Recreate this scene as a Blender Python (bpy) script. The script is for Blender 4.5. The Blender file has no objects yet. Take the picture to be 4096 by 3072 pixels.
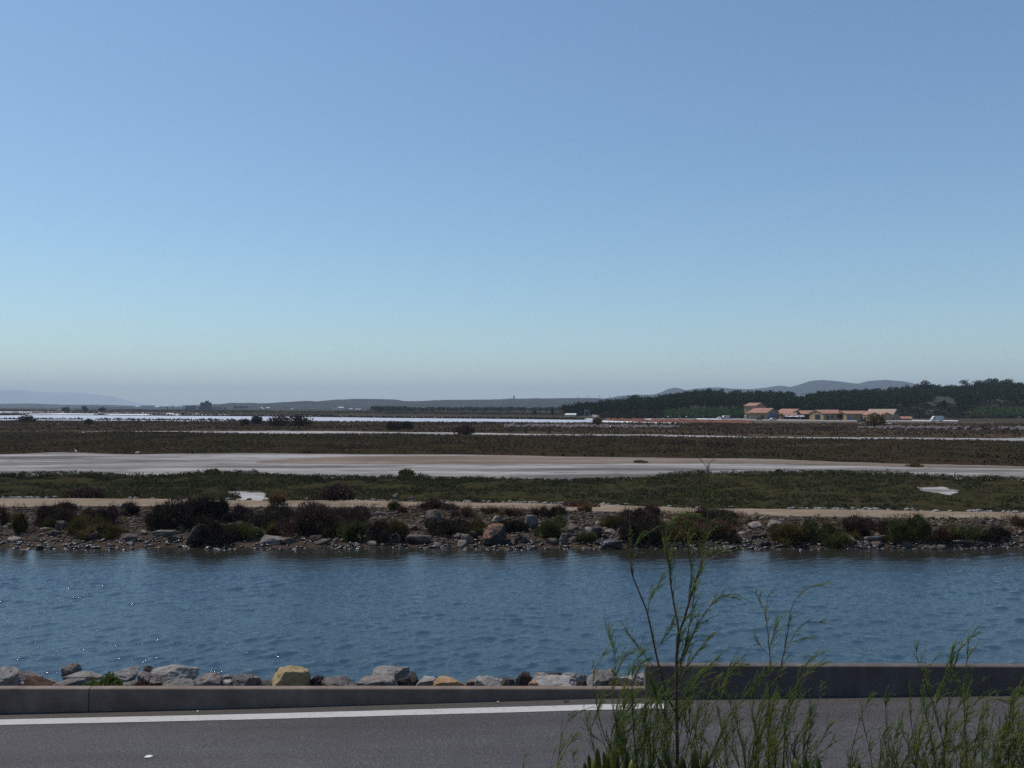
import bpy, bmesh, math, random
import numpy as np
from mathutils import Vector, Matrix, noise as mnoise

R = math.radians
scene = bpy.context.scene
COL = scene.collection
rng = np.random.default_rng(7)
random.seed(7)

# ------------------------------------------------------------------ view: a level camera 5.5 m above the water
EYE = 5.5
FPX = 887.0
HOR = 406.0
MARSH = 0.65

def P(px, py, d):
    return ((px - 512) / FPX * d, d, EYE - (py - HOR) / FPX * d)

def G(px, py, z=MARSH):
    d = (EYE - z) * FPX / (py - HOR)
    return ((px - 512) / FPX * d, d, z)

# ------------------------------------------------------------------ numpy noise
def _hash(i, j, k, s):
    h = (i.astype(np.int64) * 374761393 + j.astype(np.int64) * 668265263 + k.astype(np.int64) * 2147483647 + s * 1274126177) & 0xFFFFFFFF
    h = ((h ^ (h >> 13)) * 1274126177) & 0xFFFFFFFF
    h = h ^ (h >> 16)
    return (h & 0xFFFF) / 65535.0

def vnoise(x, y, z=None, s=0):
    x = np.asarray(x, float); y = np.asarray(y, float)
    z = np.zeros_like(x) if z is None else np.asarray(z, float)
    xi, yi, zi = np.floor(x), np.floor(y), np.floor(z)
    fx, fy, fz = x - xi, y - yi, z - zi
    fx, fy, fz = [f * f * (3 - 2 * f) for f in (fx, fy, fz)]
    r = 0
    for a in (0, 1):
        for b in (0, 1):
            for c in (0, 1):
                w = (fx if a else 1 - fx) * (fy if b else 1 - fy) * (fz if c else 1 - fz)
                r = r + w * _hash(xi + a, yi + b, zi + c, s)
    return r * 2 - 1

def fbm(x, y, z=None, o=4, s=0):
    r, a, f = 0, 0.5, 1.0
    for k in range(o):
        r = r + a * vnoise(np.asarray(x) * f, np.asarray(y) * f, None if z is None else np.asarray(z) * f, s + k * 17)
        a *= 0.5; f *= 2.03
    return r

# ------------------------------------------------------------------ objects
def tag(o, label=None, cat=None, group=None, kind=None):
    if label: o['label'] = label
    if cat: o['category'] = cat
    if group: o['group'] = group
    if kind: o['kind'] = kind
    return o

def empty(name, loc, label=None, cat=None, group=None):
    o = bpy.data.objects.new(name, None)
    o.location = loc
    o.empty_display_size = 0.3
    COL.objects.link(o)
    return tag(o, label, cat, group)

def mesh_np(name, V, F):
    """V (n,3), F (m,k) with one k"""
    V = np.asarray(V, np.float32); F = np.asarray(F, np.int32)
    me = bpy.data.meshes.new(name)
    me.vertices.add(len(V)); me.vertices.foreach_set('co', V.ravel())
    k = F.shape[1]
    me.loops.add(F.size); me.loops.foreach_set('vertex_index', F.ravel())
    me.polygons.add(len(F))
    me.polygons.foreach_set('loop_start', np.arange(0, F.size, k, dtype=np.int32))
    me.polygons.foreach_set('loop_total', np.full(len(F), k, np.int32))
    me.update(calc_edges=True)
    me.validate()
    return me

def put(name, me, m, parent=None, loc=None, smooth=False):
    if m is not None and len(me.materials) == 0:
        me.materials.append(m)
    if smooth:
        me.polygons.foreach_set('use_smooth', np.ones(len(me.polygons), bool))
    o = bpy.data.objects.new(name, me)
    if loc is not None: o.location = loc
    COL.objects.link(o)
    if parent is not None: o.parent = parent
    return o

def grid_faces(nr, nc):
    i = np.arange(nr - 1)[:, None] * nc + np.arange(nc - 1)[None, :]
    return np.stack([i, i + 1, i + nc + 1, i + nc], -1).reshape(-1, 4)

def sheet(name, X, Y, Z, m, smooth=True, kind='structure', parent=None):
    V = np.stack([X, Y, Z], -1).reshape(-1, 3)
    o = put(name, mesh_np(name, V, grid_faces(*X.shape)), m, parent, smooth=smooth)
    if kind: o['kind'] = kind
    return o

class MB:
    """collects boxes, prisms and tubes into one mesh (mixed polygons)"""
    def __init__(s): s.v = []; s.f = []
    def add(s, V, F):
        n = len(s.v); s.v += [tuple(map(float, p)) for p in V]; s.f += [tuple(int(i) + n for i in f) for f in F]; return s
    def box(s, c, size, ax=(1, 0, 0), up=(0, 0, 1)):
        ax = Vector(ax).normalized(); up = Vector(up).normalized(); ay = up.cross(ax).normalized(); up = ax.cross(ay)
        c = Vector(c); V = []
        for z in (-.5, .5):
            for x, y in ((-.5, -.5), (.5, -.5), (.5, .5), (-.5, .5)):
                V.append(c + ax * x * size[0] + ay * y * size[1] + up * z * size[2])
        return s.add(V, [(0, 3, 2, 1), (4, 5, 6, 7), (0, 1, 5, 4), (1, 2, 6, 5), (2, 3, 7, 6), (3, 0, 4, 7)])
    def prism(s, poly, vec):
        n = len(poly); vec = Vector(vec)
        V = [Vector(p) for p in poly] + [Vector(p) + vec for p in poly]
        return s.add(V, [tuple(range(n))[::-1], tuple(range(n, 2 * n))] + [(i, (i + 1) % n, n + (i + 1) % n, n + i) for i in range(n)])
    def tube(s, pts, rad, sides=6, cap=True):
        V, F = tube(pts, rad, sides)
        n0 = len(s.v); s.add(V, F)
        if cap:
            s.f.append(tuple(n0 + i for i in range(sides))[::-1]); s.f.append(tuple(n0 + len(V) - sides + i for i in range(sides)))
        return s
    def build(s, name, m, parent=None, loc=None, smooth=False, bevel=0):
        me = bpy.data.meshes.new(name); me.from_pydata(s.v, [], s.f); me.update()
        bm = bmesh.new(); bm.from_mesh(me); bmesh.ops.recalc_face_normals(bm, faces=bm.faces)
        if bevel:
            bmesh.ops.bevel(bm, geom=list(bm.edges), offset=bevel, segments=2, affect='EDGES', profile=0.7)
        bm.to_mesh(me); bm.free()
        return put(name, me, m, parent, loc, smooth)

def tube(pts, rad, sides=5):
    pts = np.asarray(pts, float); n = len(pts)
    rad = np.broadcast_to(np.asarray(rad, float), (n,))
    t = np.gradient(pts, axis=0); t /= np.linalg.norm(t, axis=1)[:, None] + 1e-9
    ref = np.array([0.31, 0.93, 0.2]); a = np.cross(t, ref); a /= np.linalg.norm(a, axis=1)[:, None] + 1e-9
    b = np.cross(t, a)
    ang = np.arange(sides) / sides * 2 * np.pi
    V = pts[:, None, :] + rad[:, None, None] * (np.cos(ang)[None, :, None] * a[:, None, :] + np.sin(ang)[None, :, None] * b[:, None, :])
    i = np.arange(n - 1)[:, None] * sides; j = np.arange(sides)[None, :]; k = (j + 1) % sides
    F = np.stack([i + j, i + k, i + sides + k, i + sides + j], -1).reshape(-1, 4)
    return V.reshape(-1, 3), F

def blades(C, D, L, W, r=None, flat=0.0):
    """one slim quad per row: base C, direction D, length L, width W"""
    r = r or rng
    n = len(C)
    D = D / (np.linalg.norm(D, axis=1)[:, None] + 1e-9)
    Q = r.normal(size=(n, 3))
    if flat: Q = Q * (1 - flat) + np.array([0, 0, 1.0]) * flat * 2
    S = np.cross(D, Q); S /= np.linalg.norm(S, axis=1)[:, None] + 1e-9
    L = np.broadcast_to(L, (n,))[:, None]; W = np.broadcast_to(W, (n,))[:, None]
    V = np.stack([C - S * W * .5, C + S * W * .5, C + D * L + S * W * .32, C + D * L - S * W * .32], 1).reshape(-1, 3)
    F = np.arange(4 * n).reshape(n, 4)
    return V, F

def join(parts):
    Vs, Fs, n = [], [], 0
    for V, F in parts:
        Vs.append(V); Fs.append(np.asarray(F) + n); n += len(V)
    return np.concatenate(Vs), np.concatenate(Fs)

# ------------------------------------------------------------------ materials
def new_mat(name):
    m = bpy.data.materials.new(name); m.use_nodes = True
    nt = m.node_tree; b = nt.nodes['Principled BSDF']
    return m, nt, b

def N(nt, t, **kw):
    n = nt.nodes.new(t)
    for k, v in kw.items():
        if k.startswith('i_'):
            key = k[2:].replace('_', ' ')
            n.inputs[key].default_value = v
        else: setattr(n, k, v)
    return n

def ramp(nt, stops):
    r = nt.nodes.new('ShaderNodeValToRGB'); e = r.color_ramp.elements
    while len(e) < len(stops): e.new(0.5)
    for el, (p, c) in zip(e, stops):
        el.position = p; el.color = (*c, 1)
    return r

def noisy(name, cols, scale=3.0, detail=6, rough=0.9, bump=0.0, bscale=None, coord='Object', spec=0.25, stretch=None, distort=0.0, bdist=0.02, metal=0.0, contrast=(0.3, 0.7), second=None):
    """colour = noise ramp over cols; second = (scale, colours, amount) a second larger variation mixed in"""
    m, nt, b = new_mat(name); L = nt.links
    src = N(nt, 'ShaderNodeNewGeometry').outputs['Position'] if coord == 'Position' else N(nt, 'ShaderNodeTexCoord').outputs[coord]
    if stretch:
        mp = N(nt, 'ShaderNodeMapping'); mp.inputs['Scale'].default_value = stretch
        L.new(src, mp.inputs['Vector']); src = mp.outputs['Vector']
    n1 = N(nt, 'ShaderNodeTexNoise', i_Scale=scale, i_Detail=detail, i_Roughness=0.6, i_Distortion=distort)
    L.new(src, n1.inputs['Vector'])
    k = len(cols)
    lo, hi = contrast
    rp = ramp(nt, [(lo + (hi - lo) * i / max(k - 1, 1), c) for i, c in enumerate(cols)])
    L.new(n1.outputs['Fac'], rp.inputs['Fac'])
    out = rp.outputs['Color']
    if second:
        n2 = N(nt, 'ShaderNodeTexNoise', i_Scale=second[0], i_Detail=4.0)
        L.new(src, n2.inputs['Vector'])
        r2 = ramp(nt, [(0.38, (0, 0, 0)), (0.62, (1, 1, 1))]); L.new(n2.outputs['Fac'], r2.inputs['Fac'])
        mx = N(nt, 'ShaderNodeMix', data_type='RGBA'); mul = N(nt, 'ShaderNodeMath', operation='MULTIPLY'); mul.inputs[1].default_value = second[2]
        L.new(r2.outputs['Color'], mul.inputs[0]); L.new(mul.outputs[0], mx.inputs['Factor'])
        L.new(out, mx.inputs['A']); mx.inputs['B'].default_value = (*second[1], 1); out = mx.outputs['Result']
    L.new(out, b.inputs['Base Color'])
    b.inputs['Roughness'].default_value = rough
    b.inputs['Specular IOR Level'].default_value = spec
    b.inputs['Metallic'].default_value = metal
    if bump:
        n3 = N(nt, 'ShaderNodeTexNoise', i_Scale=bscale or scale * 4, i_Detail=8.0, i_Roughness=0.65)
        L.new(src, n3.inputs['Vector'])
        bp = N(nt, 'ShaderNodeBump', i_Strength=bump, i_Distance=bdist)
        L.new(n3.outputs['Fac'], bp.inputs['Height']); L.new(bp.outputs['Normal'], b.inputs['Normal'])
    return m

def leafy(name, cols, scale=1.2, trans=0.25, coord='Position', rough=0.7, contrast=(0.32, 0.68), random_obj=False):
    m, nt, b = new_mat(name); L = nt.links
    src = N(nt, 'ShaderNodeNewGeometry').outputs['Position'] if coord == 'Position' else N(nt, 'ShaderNodeTexCoord').outputs[coord]
    n1 = N(nt, 'ShaderNodeTexNoise', i_Scale=scale, i_Detail=5.0, i_Roughness=0.65)
    L.new(src, n1.inputs['Vector'])
    k = len(cols); lo, hi = contrast
    rp = ramp(nt, [(lo + (hi - lo) * i / max(k - 1, 1), c) for i, c in enumerate(cols)])
    L.new(n1.outputs['Fac'], rp.inputs['Fac'])
    L.new(rp.outputs['Color'], b.inputs['Base Color'])
    b.inputs['Roughness'].default_value = rough
    b.inputs['Specular IOR Level'].default_value = 0.2 if trans > .15 else 0.0
    if trans:
        tr = N(nt, 'ShaderNodeBsdfTranslucent'); L.new(rp.outputs['Color'], tr.inputs['Color'])
        mx = N(nt, 'ShaderNodeMixShader'); mx.inputs[0].default_value = trans
        out = nt.nodes['Material Output']
        L.new(b.outputs[0], mx.inputs[1]); L.new(tr.outputs[0], mx.inputs[2]); L.new(mx.outputs[0], out.inputs['Surface'])
    return m

M = {}
M['marsh'] = noisy('marsh_soil', [(0.033, 0.023, 0.014), (0.051, 0.037, 0.022), (0.077, 0.056, 0.037)], scale=0.35, detail=9, coord='Position', stretch=(1, .5, 1), second=(0.03, (0.045, 0.039, 0.020), .6), spec=.02)
M['bank'] = noisy('bank_earth', [(0.033, 0.023, 0.018), (0.065, 0.046, 0.034), (0.125, 0.089, 0.066)], scale=2.2, detail=10, coord='Position', bump=.8, bscale=9, bdist=.12, contrast=(.3, .75), spec=.02)
M['track'] = noisy('dirt_track_earth', [(0.132, 0.095, 0.066), (0.201, 0.149, 0.106), (0.287, 0.230, 0.178)], scale=1.1, detail=10, coord='Position', stretch=(.35, 1.6, 1), bump=.5, bscale=12, bdist=.06, second=(.25, (0.241, 0.190, 0.138), .5), spec=.02)
M['salt_soil'] = None
M['concrete'] = noisy('wall_concrete', [(.13, .095, .074), (.178, .136, .109), (.225, .180, .150)], scale=3.5, detail=10, coord='Position', bump=.25, bscale=60, bdist=.004, rough=.85, second=(.8, (.135, .096, .073), .45))
M['roof_tile'] = None
M['white_paint'] = noisy('road_paint', [(.17, .16, .15), (.36, .345, .325), (.42, .405, .385)], scale=14, detail=10, coord='Position', bump=.5, bscale=140, bdist=.004, rough=.7, contrast=(.22, .5))
M['bark'] = noisy('tamarisk_bark', [(.035, .018, .014), (.075, .034, .024), (.11, .055, .035)], scale=25, coord='Position', rough=.75)
M['leaf'] = leafy('tamarisk_leaf', [(0.060, 0.102, 0.030), (0.102, 0.156, 0.039), (0.180, 0.210, 0.046), (0.288, 0.252, 0.057)], scale=6.0, trans=.45, contrast=(.3, .72))
M['succulent'] = leafy('succulent_leaf', [(.020, .034, .010), (.050, .066, .013), (.17, .155, .03)], scale=7, trans=.2, rough=.35)
M['pine'] = leafy('pine_needles', [(.014, .022, .012), (.026, .038, .018), (.042, .055, .024)], scale=.12, trans=.15)
M['trunk'] = noisy('pine_trunk', [(.05, .035, .025), (.09, .065, .045)], scale=2)

def asphalt():
    m, nt, b = new_mat('road_asphalt'); L = nt.links
    pos = N(nt, 'ShaderNodeNewGeometry').outputs['Position']
    n1 = N(nt, 'ShaderNodeTexNoise', i_Scale=70.0, i_Detail=6.0, i_Roughness=0.75); L.new(pos, n1.inputs['Vector'])
    v1 = N(nt, 'ShaderNodeTexVoronoi', i_Scale=55.0); L.new(pos, v1.inputs['Vector'])
    mp = N(nt, 'ShaderNodeMapping'); mp.inputs['Scale'].default_value = (.12, .9, 1); L.new(pos, mp.inputs['Vector'])
    n2 = N(nt, 'ShaderNodeTexNoise', i_Scale=1.6, i_Detail=6.0, i_Roughness=.6); L.new(mp.outputs[0], n2.inputs['Vector'])
    ad = N(nt, 'ShaderNodeMath', operation='MULTIPLY_ADD'); ad.inputs[1].default_value = .45
    L.new(v1.outputs['Distance'], ad.inputs[0]); L.new(n1.outputs['Fac'], ad.inputs[2])
    r = ramp(nt, [(.46, (.016, .0145, .0145)), (.68, (.044, .0405, .041)), (.9, (.095, .088, .086))])
    L.new(ad.outputs[0], r.inputs['Fac'])
    r2 = ramp(nt, [(.34, (.74, .69, .65)), (.52, (1.0, .99, 1.02)), (.68, (1.12, 1.13, 1.24))]); L.new(n2.outputs['Fac'], r2.inputs['Fac'])
    mx = N(nt, 'ShaderNodeMix', data_type='RGBA', blend_type='MULTIPLY'); mx.inputs['Factor'].default_value = 1
    L.new(r.outputs['Color'], mx.inputs['A']); L.new(r2.outputs['Color'], mx.inputs['B'])
    sy = N(nt, 'ShaderNodeSeparateXYZ'); L.new(pos, sy.inputs[0])
    n4 = N(nt, 'ShaderNodeTexNoise', i_Scale=5.0, i_Detail=6.0); L.new(pos, n4.inputs['Vector'])
    a4 = N(nt, 'ShaderNodeMath', operation='MULTIPLY_ADD'); a4.inputs[1].default_value = .35; L.new(n4.outputs['Fac'], a4.inputs[0]); L.new(sy.outputs['Y'], a4.inputs[2])
    m4 = N(nt, 'ShaderNodeMapRange'); m4.inputs['From Min'].default_value = 11.2; m4.inputs['From Max'].default_value = 11.62; m4.inputs['To Max'].default_value = .65; L.new(a4.outputs[0], m4.inputs['Value'])
    x4 = N(nt, 'ShaderNodeMix', data_type='RGBA'); L.new(m4.outputs[0], x4.inputs['Factor']); L.new(mx.outputs['Result'], x4.inputs['A']); x4.inputs['B'].default_value = (.062, .050, .041, 1)
    L.new(x4.outputs['Result'], b.inputs['Base Color'])
    b.inputs['Roughness'].default_value = .72; b.inputs['Specular IOR Level'].default_value = .35
    bp = N(nt, 'ShaderNodeBump', i_Strength=.7, i_Distance=.012); L.new(ad.outputs[0], bp.inputs['Height']); L.new(bp.outputs['Normal'], b.inputs['Normal'])
    return m
M['asphalt'] = asphalt()

def salt(name, cols, speck, tan=False):
    """cracked pale salt crust: broad streaks lying along the shore, fine dark crust marks"""
    m, nt, b = new_mat(name); L = nt.links
    pos = N(nt, 'ShaderNodeNewGeometry').outputs['Position']
    mp = N(nt, 'ShaderNodeMapping'); mp.inputs['Scale'].default_value = (.16, .9, 1); mp.inputs['Rotation'].default_value = (0, 0, R(3)); L.new(pos, mp.inputs['Vector'])
    n1 = N(nt, 'ShaderNodeTexNoise', i_Scale=.32, i_Detail=8.0, i_Roughness=.62, i_Distortion=.4); L.new(mp.outputs[0], n1.inputs['Vector'])
    r = ramp(nt, [(.40 + .20 * i / (len(cols) - 1), c) for i, c in enumerate(cols)]); L.new(n1.outputs['Fac'], r.inputs['Fac'])
    mp2 = N(nt, 'ShaderNodeMapping'); mp2.inputs['Scale'].default_value = (.22, .75, 1); L.new(pos, mp2.inputs['Vector'])
    n2 = N(nt, 'ShaderNodeTexNoise', i_Scale=1.6, i_Detail=7.0, i_Roughness=.7); L.new(mp2.outputs[0], n2.inputs['Vector'])
    r2 = ramp(nt, [(.36, speck), (.47, (1, 1, 1))]); L.new(n2.outputs['Fac'], r2.inputs['Fac'])
    mx = N(nt, 'ShaderNodeMix', data_type='RGBA', blend_type='MULTIPLY'); mx.inputs['Factor'].default_value = .8
    L.new(r.outputs['Color'], mx.inputs['A']); L.new(r2.outputs['Color'], mx.inputs['B'])
    L.new(mx.outputs['Result'], b.inputs['Base Color'])
    b.inputs['Roughness'].default_value = .85; b.inputs['Specular IOR Level'].default_value = .03
    bp = N(nt, 'ShaderNodeBump', i_Strength=.5, i_Distance=.05); L.new(n2.outputs['Fac'], bp.inputs['Height']); L.new(bp.outputs['Normal'], b.inputs['Normal'])
    return m
M['salt_flat'] = salt('salt_crust', [(.115, .105, .096), (.18, .167, .155), (.245, .229, .216), (.32, .302, .287)], (.35, .32, .30))
M['sand_flat'] = salt('sandy_crust', [(.145, .109, .082), (.175, .134, .103), (.21, .168, .137)], (.6, .55, .5))
M['salt_white'] = noisy('white_salt', [(.55, .53, .54), (.68, .67, .68), (.75, .75, .76)], scale=.05, coord='Position', stretch=(.3, 1, 1), rough=.6)
M['salt_lilac'] = noisy('shallow_brine', [(.40, .385, .42), (.47, .455, .49)], scale=.03, coord='Position', stretch=(.3, 1, 1), rough=.35, spec=.5)
M['salt_patch'] = salt('salt_patch_crust', [(.20, .19, .18), (.30, .285, .275), (.37, .355, .345)], (.4, .37, .35))
M['red_earth'] = noisy('red_earth', [(.075, .04, .028), (.14, .06, .04), (.20, .085, .055)], scale=.25, detail=8, coord='Position', contrast=(.35, .65), spec=.02)
M['brown_dry'] = noisy('dry_brown_earth', [(.055, .040, .030), (.09, .065, .05), (.15, .115, .09)], scale=.22, detail=9, coord='Position', stretch=(.6, 1.2, 1), spec=.02)

# ------------------------------------------------------------------ sky, sun, camera
SUN_EL, SUN_AZ = 60.0, -60.5           # azimuth from straight ahead, negative = to the left
w = bpy.data.worlds.new('World'); scene.world = w; w.use_nodes = True
nt = w.node_tree; bg = nt.nodes['Background']
sky = nt.nodes.new('ShaderNodeTexSky'); sky.sky_type = 'NISHITA'; sky.sun_disc = False
sky.sun_elevation = R(SUN_EL); sky.sun_rotation = R(SUN_AZ); sky.altitude = 0
sky.air_density = 1.0; sky.dust_density = 0.5; sky.ozone_density = 7.0
tint = nt.nodes.new('ShaderNodeMix'); tint.data_type = 'RGBA'; tint.blend_type = 'MULTIPLY'; tint.inputs['Factor'].default_value = 1.0
tint.inputs['B'].default_value = (1.03, 1.045, .85, 1)
nt.links.new(sky.outputs[0], tint.inputs['A']); veil = nt.nodes.new('ShaderNodeMix'); veil.data_type = 'RGBA'; veil.blend_type = 'ADD'; veil.inputs['Factor'].default_value = 1.0
veil.inputs['B'].default_value = (.10, .14, .66, 1)          # pale blue upper air over the whole sky
nt.links.new(tint.outputs['Result'], veil.inputs['A']); nt.links.new(veil.outputs['Result'], bg.inputs['Color']); bg.inputs['Strength'].default_value = 0.124

sl = bpy.data.lights.new('sun', 'SUN'); sl.energy = 3.5; sl.angle = R(0.53); sl.color = (1.0, .94, .86)
so = bpy.data.objects.new('sun', sl); COL.objects.link(so)
sd = Vector((math.sin(R(SUN_AZ)) * math.cos(R(SUN_EL)), math.cos(R(SUN_AZ)) * math.cos(R(SUN_EL)), math.sin(R(SUN_EL))))
so.rotation_euler = (-sd).to_track_quat('-Z', 'Y').to_euler(); so.location = sd * 50 + Vector((0, 0, 60))

cam = bpy.data.cameras.new('camera'); cam.sensor_width = 36; cam.lens = 36 * FPX / 1024; cam.shift_y = (HOR - 384) / 1024
cam.clip_start = 0.1; cam.clip_end = 30000
co = bpy.data.objects.new('camera', cam); co.location = (0, 0, EYE); co.rotation_euler = (R(90), 0, 0); COL.objects.link(co)
scene.camera = co
scene.view_settings.view_transform = 'Standard'; scene.view_settings.look = 'None'
scene.view_settings.exposure = 0.0; scene.view_settings.gamma = 1.0
scene.cycles.max_bounces = 6; scene.cycles.diffuse_bounces = 3; scene.cycles.glossy_bounces = 3; scene.cycles.transparent_max_bounces = 8
scene.cycles.volume_bounces = 0; scene.cycles.sample_clamp_indirect = 2.0; scene.cycles.sample_clamp_direct = 60.0
scene.cycles.use_denoising = False; scene.cycles.denoiser = 'OPENIMAGEDENOISE'; scene.cycles.denoising_input_passes = 'RGB_ALBEDO_NORMAL'
scene.render.filter_size = 1.7

# haze: one box of thin even air round everything
hz = MB().box((0, 6200, 140), (27000, 13600, 290)).build('haze', None)
m = bpy.data.materials.new('haze_air'); m.use_nodes = True; nt = m.node_tree
nt.nodes.remove(nt.nodes['Principled BSDF'])
pv = nt.nodes.new('ShaderNodeVolumePrincipled'); pv.inputs['Color'].default_value = (.71, .85, 1.0, 1); pv.inputs['Density'].default_value = 1.25e-4
pv.inputs['Anisotropy'].default_value = 0.0
nt.links.new(pv.outputs[0], nt.nodes['Material Output'].inputs['Volume'])
hz.data.materials.append(m); hz['kind'] = 'stuff'; hz['label'] = 'pale blue summer haze over the far hills'

# ------------------------------------------------------------------ band outlines (picture columns, taken to the ground plane)
def curve(pts, z=MARSH):
    A = np.array([G(x, y, z) for x, y in pts]); return A
def at(A, x):
    return np.interp(x, A[:, 0], A[:, 1])

PATH_Z = 0.74
path_back = curve([(-60, 497.5), (0, 497.9), (136, 497.9), (256, 500.5), (337, 499.7), (430, 501.4), (512, 502.5), (628, 505.4), (697, 507.8), (768, 508.6), (884, 509.5), (965, 511.2), (1024, 511.8), (1090, 512.5)], PATH_Z)
path_front = curve([(-60, 508.5), (0, 507.8), (46, 506.5), (337, 507.4), (512, 508.6), (547, 510.6), (686, 514.1), (768, 515.6), (849, 518.2), (1024, 519.2), (1090, 520)], PATH_Z)
H1 = 0.42
flat_front = curve([(-60, 472.5), (0, 472.5), (98, 470.7), (130, 473), (174, 472.5), (208, 470.2), (256, 470.7), (313, 473.6), (372, 474.8), (395, 473.6), (430, 474.8), (512, 475.6), (581, 477), (628, 476), (686, 471.3), (768, 470.9), (826, 469.6), (884, 470.7), (930, 473.6), (999, 475.9), (1024, 478.2), (1090, 481)], MARSH + H1)
flat_back = curve([(-60, 455), (0, 454.5), (58, 452.2), (139, 454.5), (208, 453.4), (256, 453.2), (406, 454.5), (512, 455.4), (616, 457.4), (768, 459.1), (849, 462.6), (918, 464.4), (1024, 466.7), (1090, 468)])
line_front = curve([(-60, 433.5), (140, 432.2), (256, 434.2), (400, 434.6), (512, 436), (640, 437), (768, 438.6), (941, 440.6), (1024, 442.2), (1090, 443)])
line_back = curve([(-60, 432.9), (140, 431.4), (256, 431.0), (400, 432.0), (512, 433.8), (640, 434.6), (768, 436.6), (941, 438.2), (1024, 438.6), (1090, 439)])
pond_front = curve([(-80, 419.9), (0, 420.2), (130, 420.4), (256, 421.4), (400, 422.0), (512, 422.4), (630, 423.6), (725, 424.6), (735, 424.7)])

# ------------------------------------------------------------------ ground sheets
X, Y = np.meshgrid(np.concatenate([np.linspace(-12800, -400, 12), np.linspace(-300, 300, 13), np.linspace(400, 12800, 12)]), np.array([46, 60, 90, 130, 180, 250, 350, 600, 1200, 2500, 5000, 12700.]))
X0 = X.copy(); Y0 = Y.copy()
yb = np.interp(X[0], path_back[:, 0], path_back[:, 1])
Y0[0] = yb - 1.2
g0 = sheet('marsh_ground', X0, Y0, np.full_like(X0, MARSH), M['marsh'])

# far bank from the water to the track
def shore(x):
    return 34.4 + .55 * fbm(x * .35, x * 0 + 2.0, o=4, s=3)
def bank_z(x, y):
    s = shore(x); f = np.interp(x, path_front[:, 0], path_front[:, 1])
    t = np.clip((y - s) / np.maximum(f - s, .5), -1, 1.3)
    base = np.where(t < 0, t * .9, PATH_Z * np.clip(t, 0, 1) ** .8)
    return base + .10 * fbm(x * .9, y * .9, o=4, s=9) * np.clip(1 - np.abs(t - .5) * 1.6, 0, 1)
xs = np.concatenate([np.linspace(-420, -40, 60), np.arange(-39, 39, .16), np.linspace(40, 420, 60)])
v = np.linspace(0, 1, 60)
s = shore(xs); f = np.interp(xs, path_front[:, 0], path_front[:, 1])
Xb = np.repeat(xs[None], 60, 0); Yb = (s - 1.2)[None] + v[:, None] * (f + .35 - s + 1.2)[None]
Zb = bank_z(Xb, Yb)
sheet('far_bank', Xb, Yb, Zb, M['bank'])

# dirt track
v = np.linspace(0, 1, 14)
pb = np.interp(xs, path_back[:, 0], path_back[:, 1]) + .25 * fbm(xs * .6, xs * 0 + 5, s=4); pf = f + .12 * fbm(xs * .8, xs * 0 + 9, s=5)
Xt = np.repeat(xs[None], 14, 0); Yt = pf[None] + v[:, None] * (pb - pf)[None]
Zt = PATH_Z + .012 + .03 * fbm(Xt * .7, Yt * 1.4, s=6) - .05 * np.exp(-((v[:, None] - .3) / .09) ** 2) - .05 * np.exp(-((v[:, None] - .72) / .09) ** 2)
Zt[0] -= .1; Zt[-1] = MARSH - .05
sheet('dirt_track', Xt, Yt, Zt, M['track'])

def band(name, front, back, z, m, x0=-420, x1=420, n=900, jf=.4, jb=.6, fq=.25, sd=0, taper=False):
    x = np.linspace(x0, x1, n)
    yf = at(front, x) + jf * fbm(x * fq, x * 0 + .5, o=5, s=sd); yb_ = at(back, x) + jb * fbm(x * fq, x * 0 + 7.5, o=5, s=sd + 1)
    if taper:
        t = np.clip(np.minimum((x - x0), (x1 - x)) / (.12 * (x1 - x0)), 0, 1); mid = (yf + yb_) / 2
        yf = mid + (yf - mid) * t; yb_ = mid + (yb_ - mid) * t
    yb_ = np.maximum(yb_, yf + .02)
    v = np.linspace(0, 1, 4)
    XX = np.repeat(x[None], 4, 0); YY = yf[None] + v[:, None] * (yb_ - yf)[None]
    return sheet(name, XX, YY, np.full_like(XX, z), m)

ff = flat_front.copy(); ff[:, 1] -= 2.5
band('salt_flat', ff, flat_back, MARSH + .02, M['salt_flat'], n=1400, jb=2.2, fq=.12)
sand_front = curve([(250, 463.0), (350, 464.4), (512, 464.2), (640, 463.6), (768, 463.8), (849, 465.8), (930, 467.5), (1090, 470)])
sand_back = curve([(250, 462.0), (330, 457.0), (420, 455.6), (512, 456.0), (616, 458), (768, 459.7), (849, 463.0), (918, 464.8), (1024, 467.0), (1090, 468.4)])
band('sand_flat', sand_front, sand_back, MARSH + .04, M['sand_flat'], x0=sand_front[0, 0] + .5, x1=120, n=500, jf=1.0, jb=.8, fq=.2, sd=11)
band('salt_streak', line_front, line_back, MARSH + .03, M['salt_patch'], x0=G(128, 432)[0], x1=190, n=900, jf=3.2, jb=4.5, fq=.13, sd=21)
# thin pale lines in the dark scrub
for k, pts in enumerate([[(-40, 448.6), (60, 447.6), (190, 447.3)], [(300, 449.0), (380, 449.7), (450, 449.5)], [(941, 444.4), (1000, 444.2), (1070, 444.8)], [(972, 437.2), (1024, 438.0), (1080, 438.6)], [(860, 459.6), (950, 461.2), (1060, 462.4)], [(60, 427.5), (90, 427.6), (110, 427.3)], [(70, 432.0), (85, 432.1), (96, 431.8)]]):
    lo = curve([(x, y + .55) for x, y in pts]); hi = curve([(x, y - .55) for x, y in pts])
    band('salt_streak', lo, hi, MARSH + .03, M['salt_patch'], x0=lo[0, 0], x1=lo[-1, 0], n=200, jf=1.2, jb=1.5, fq=.2, sd=40 + k, taper=True)

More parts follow.
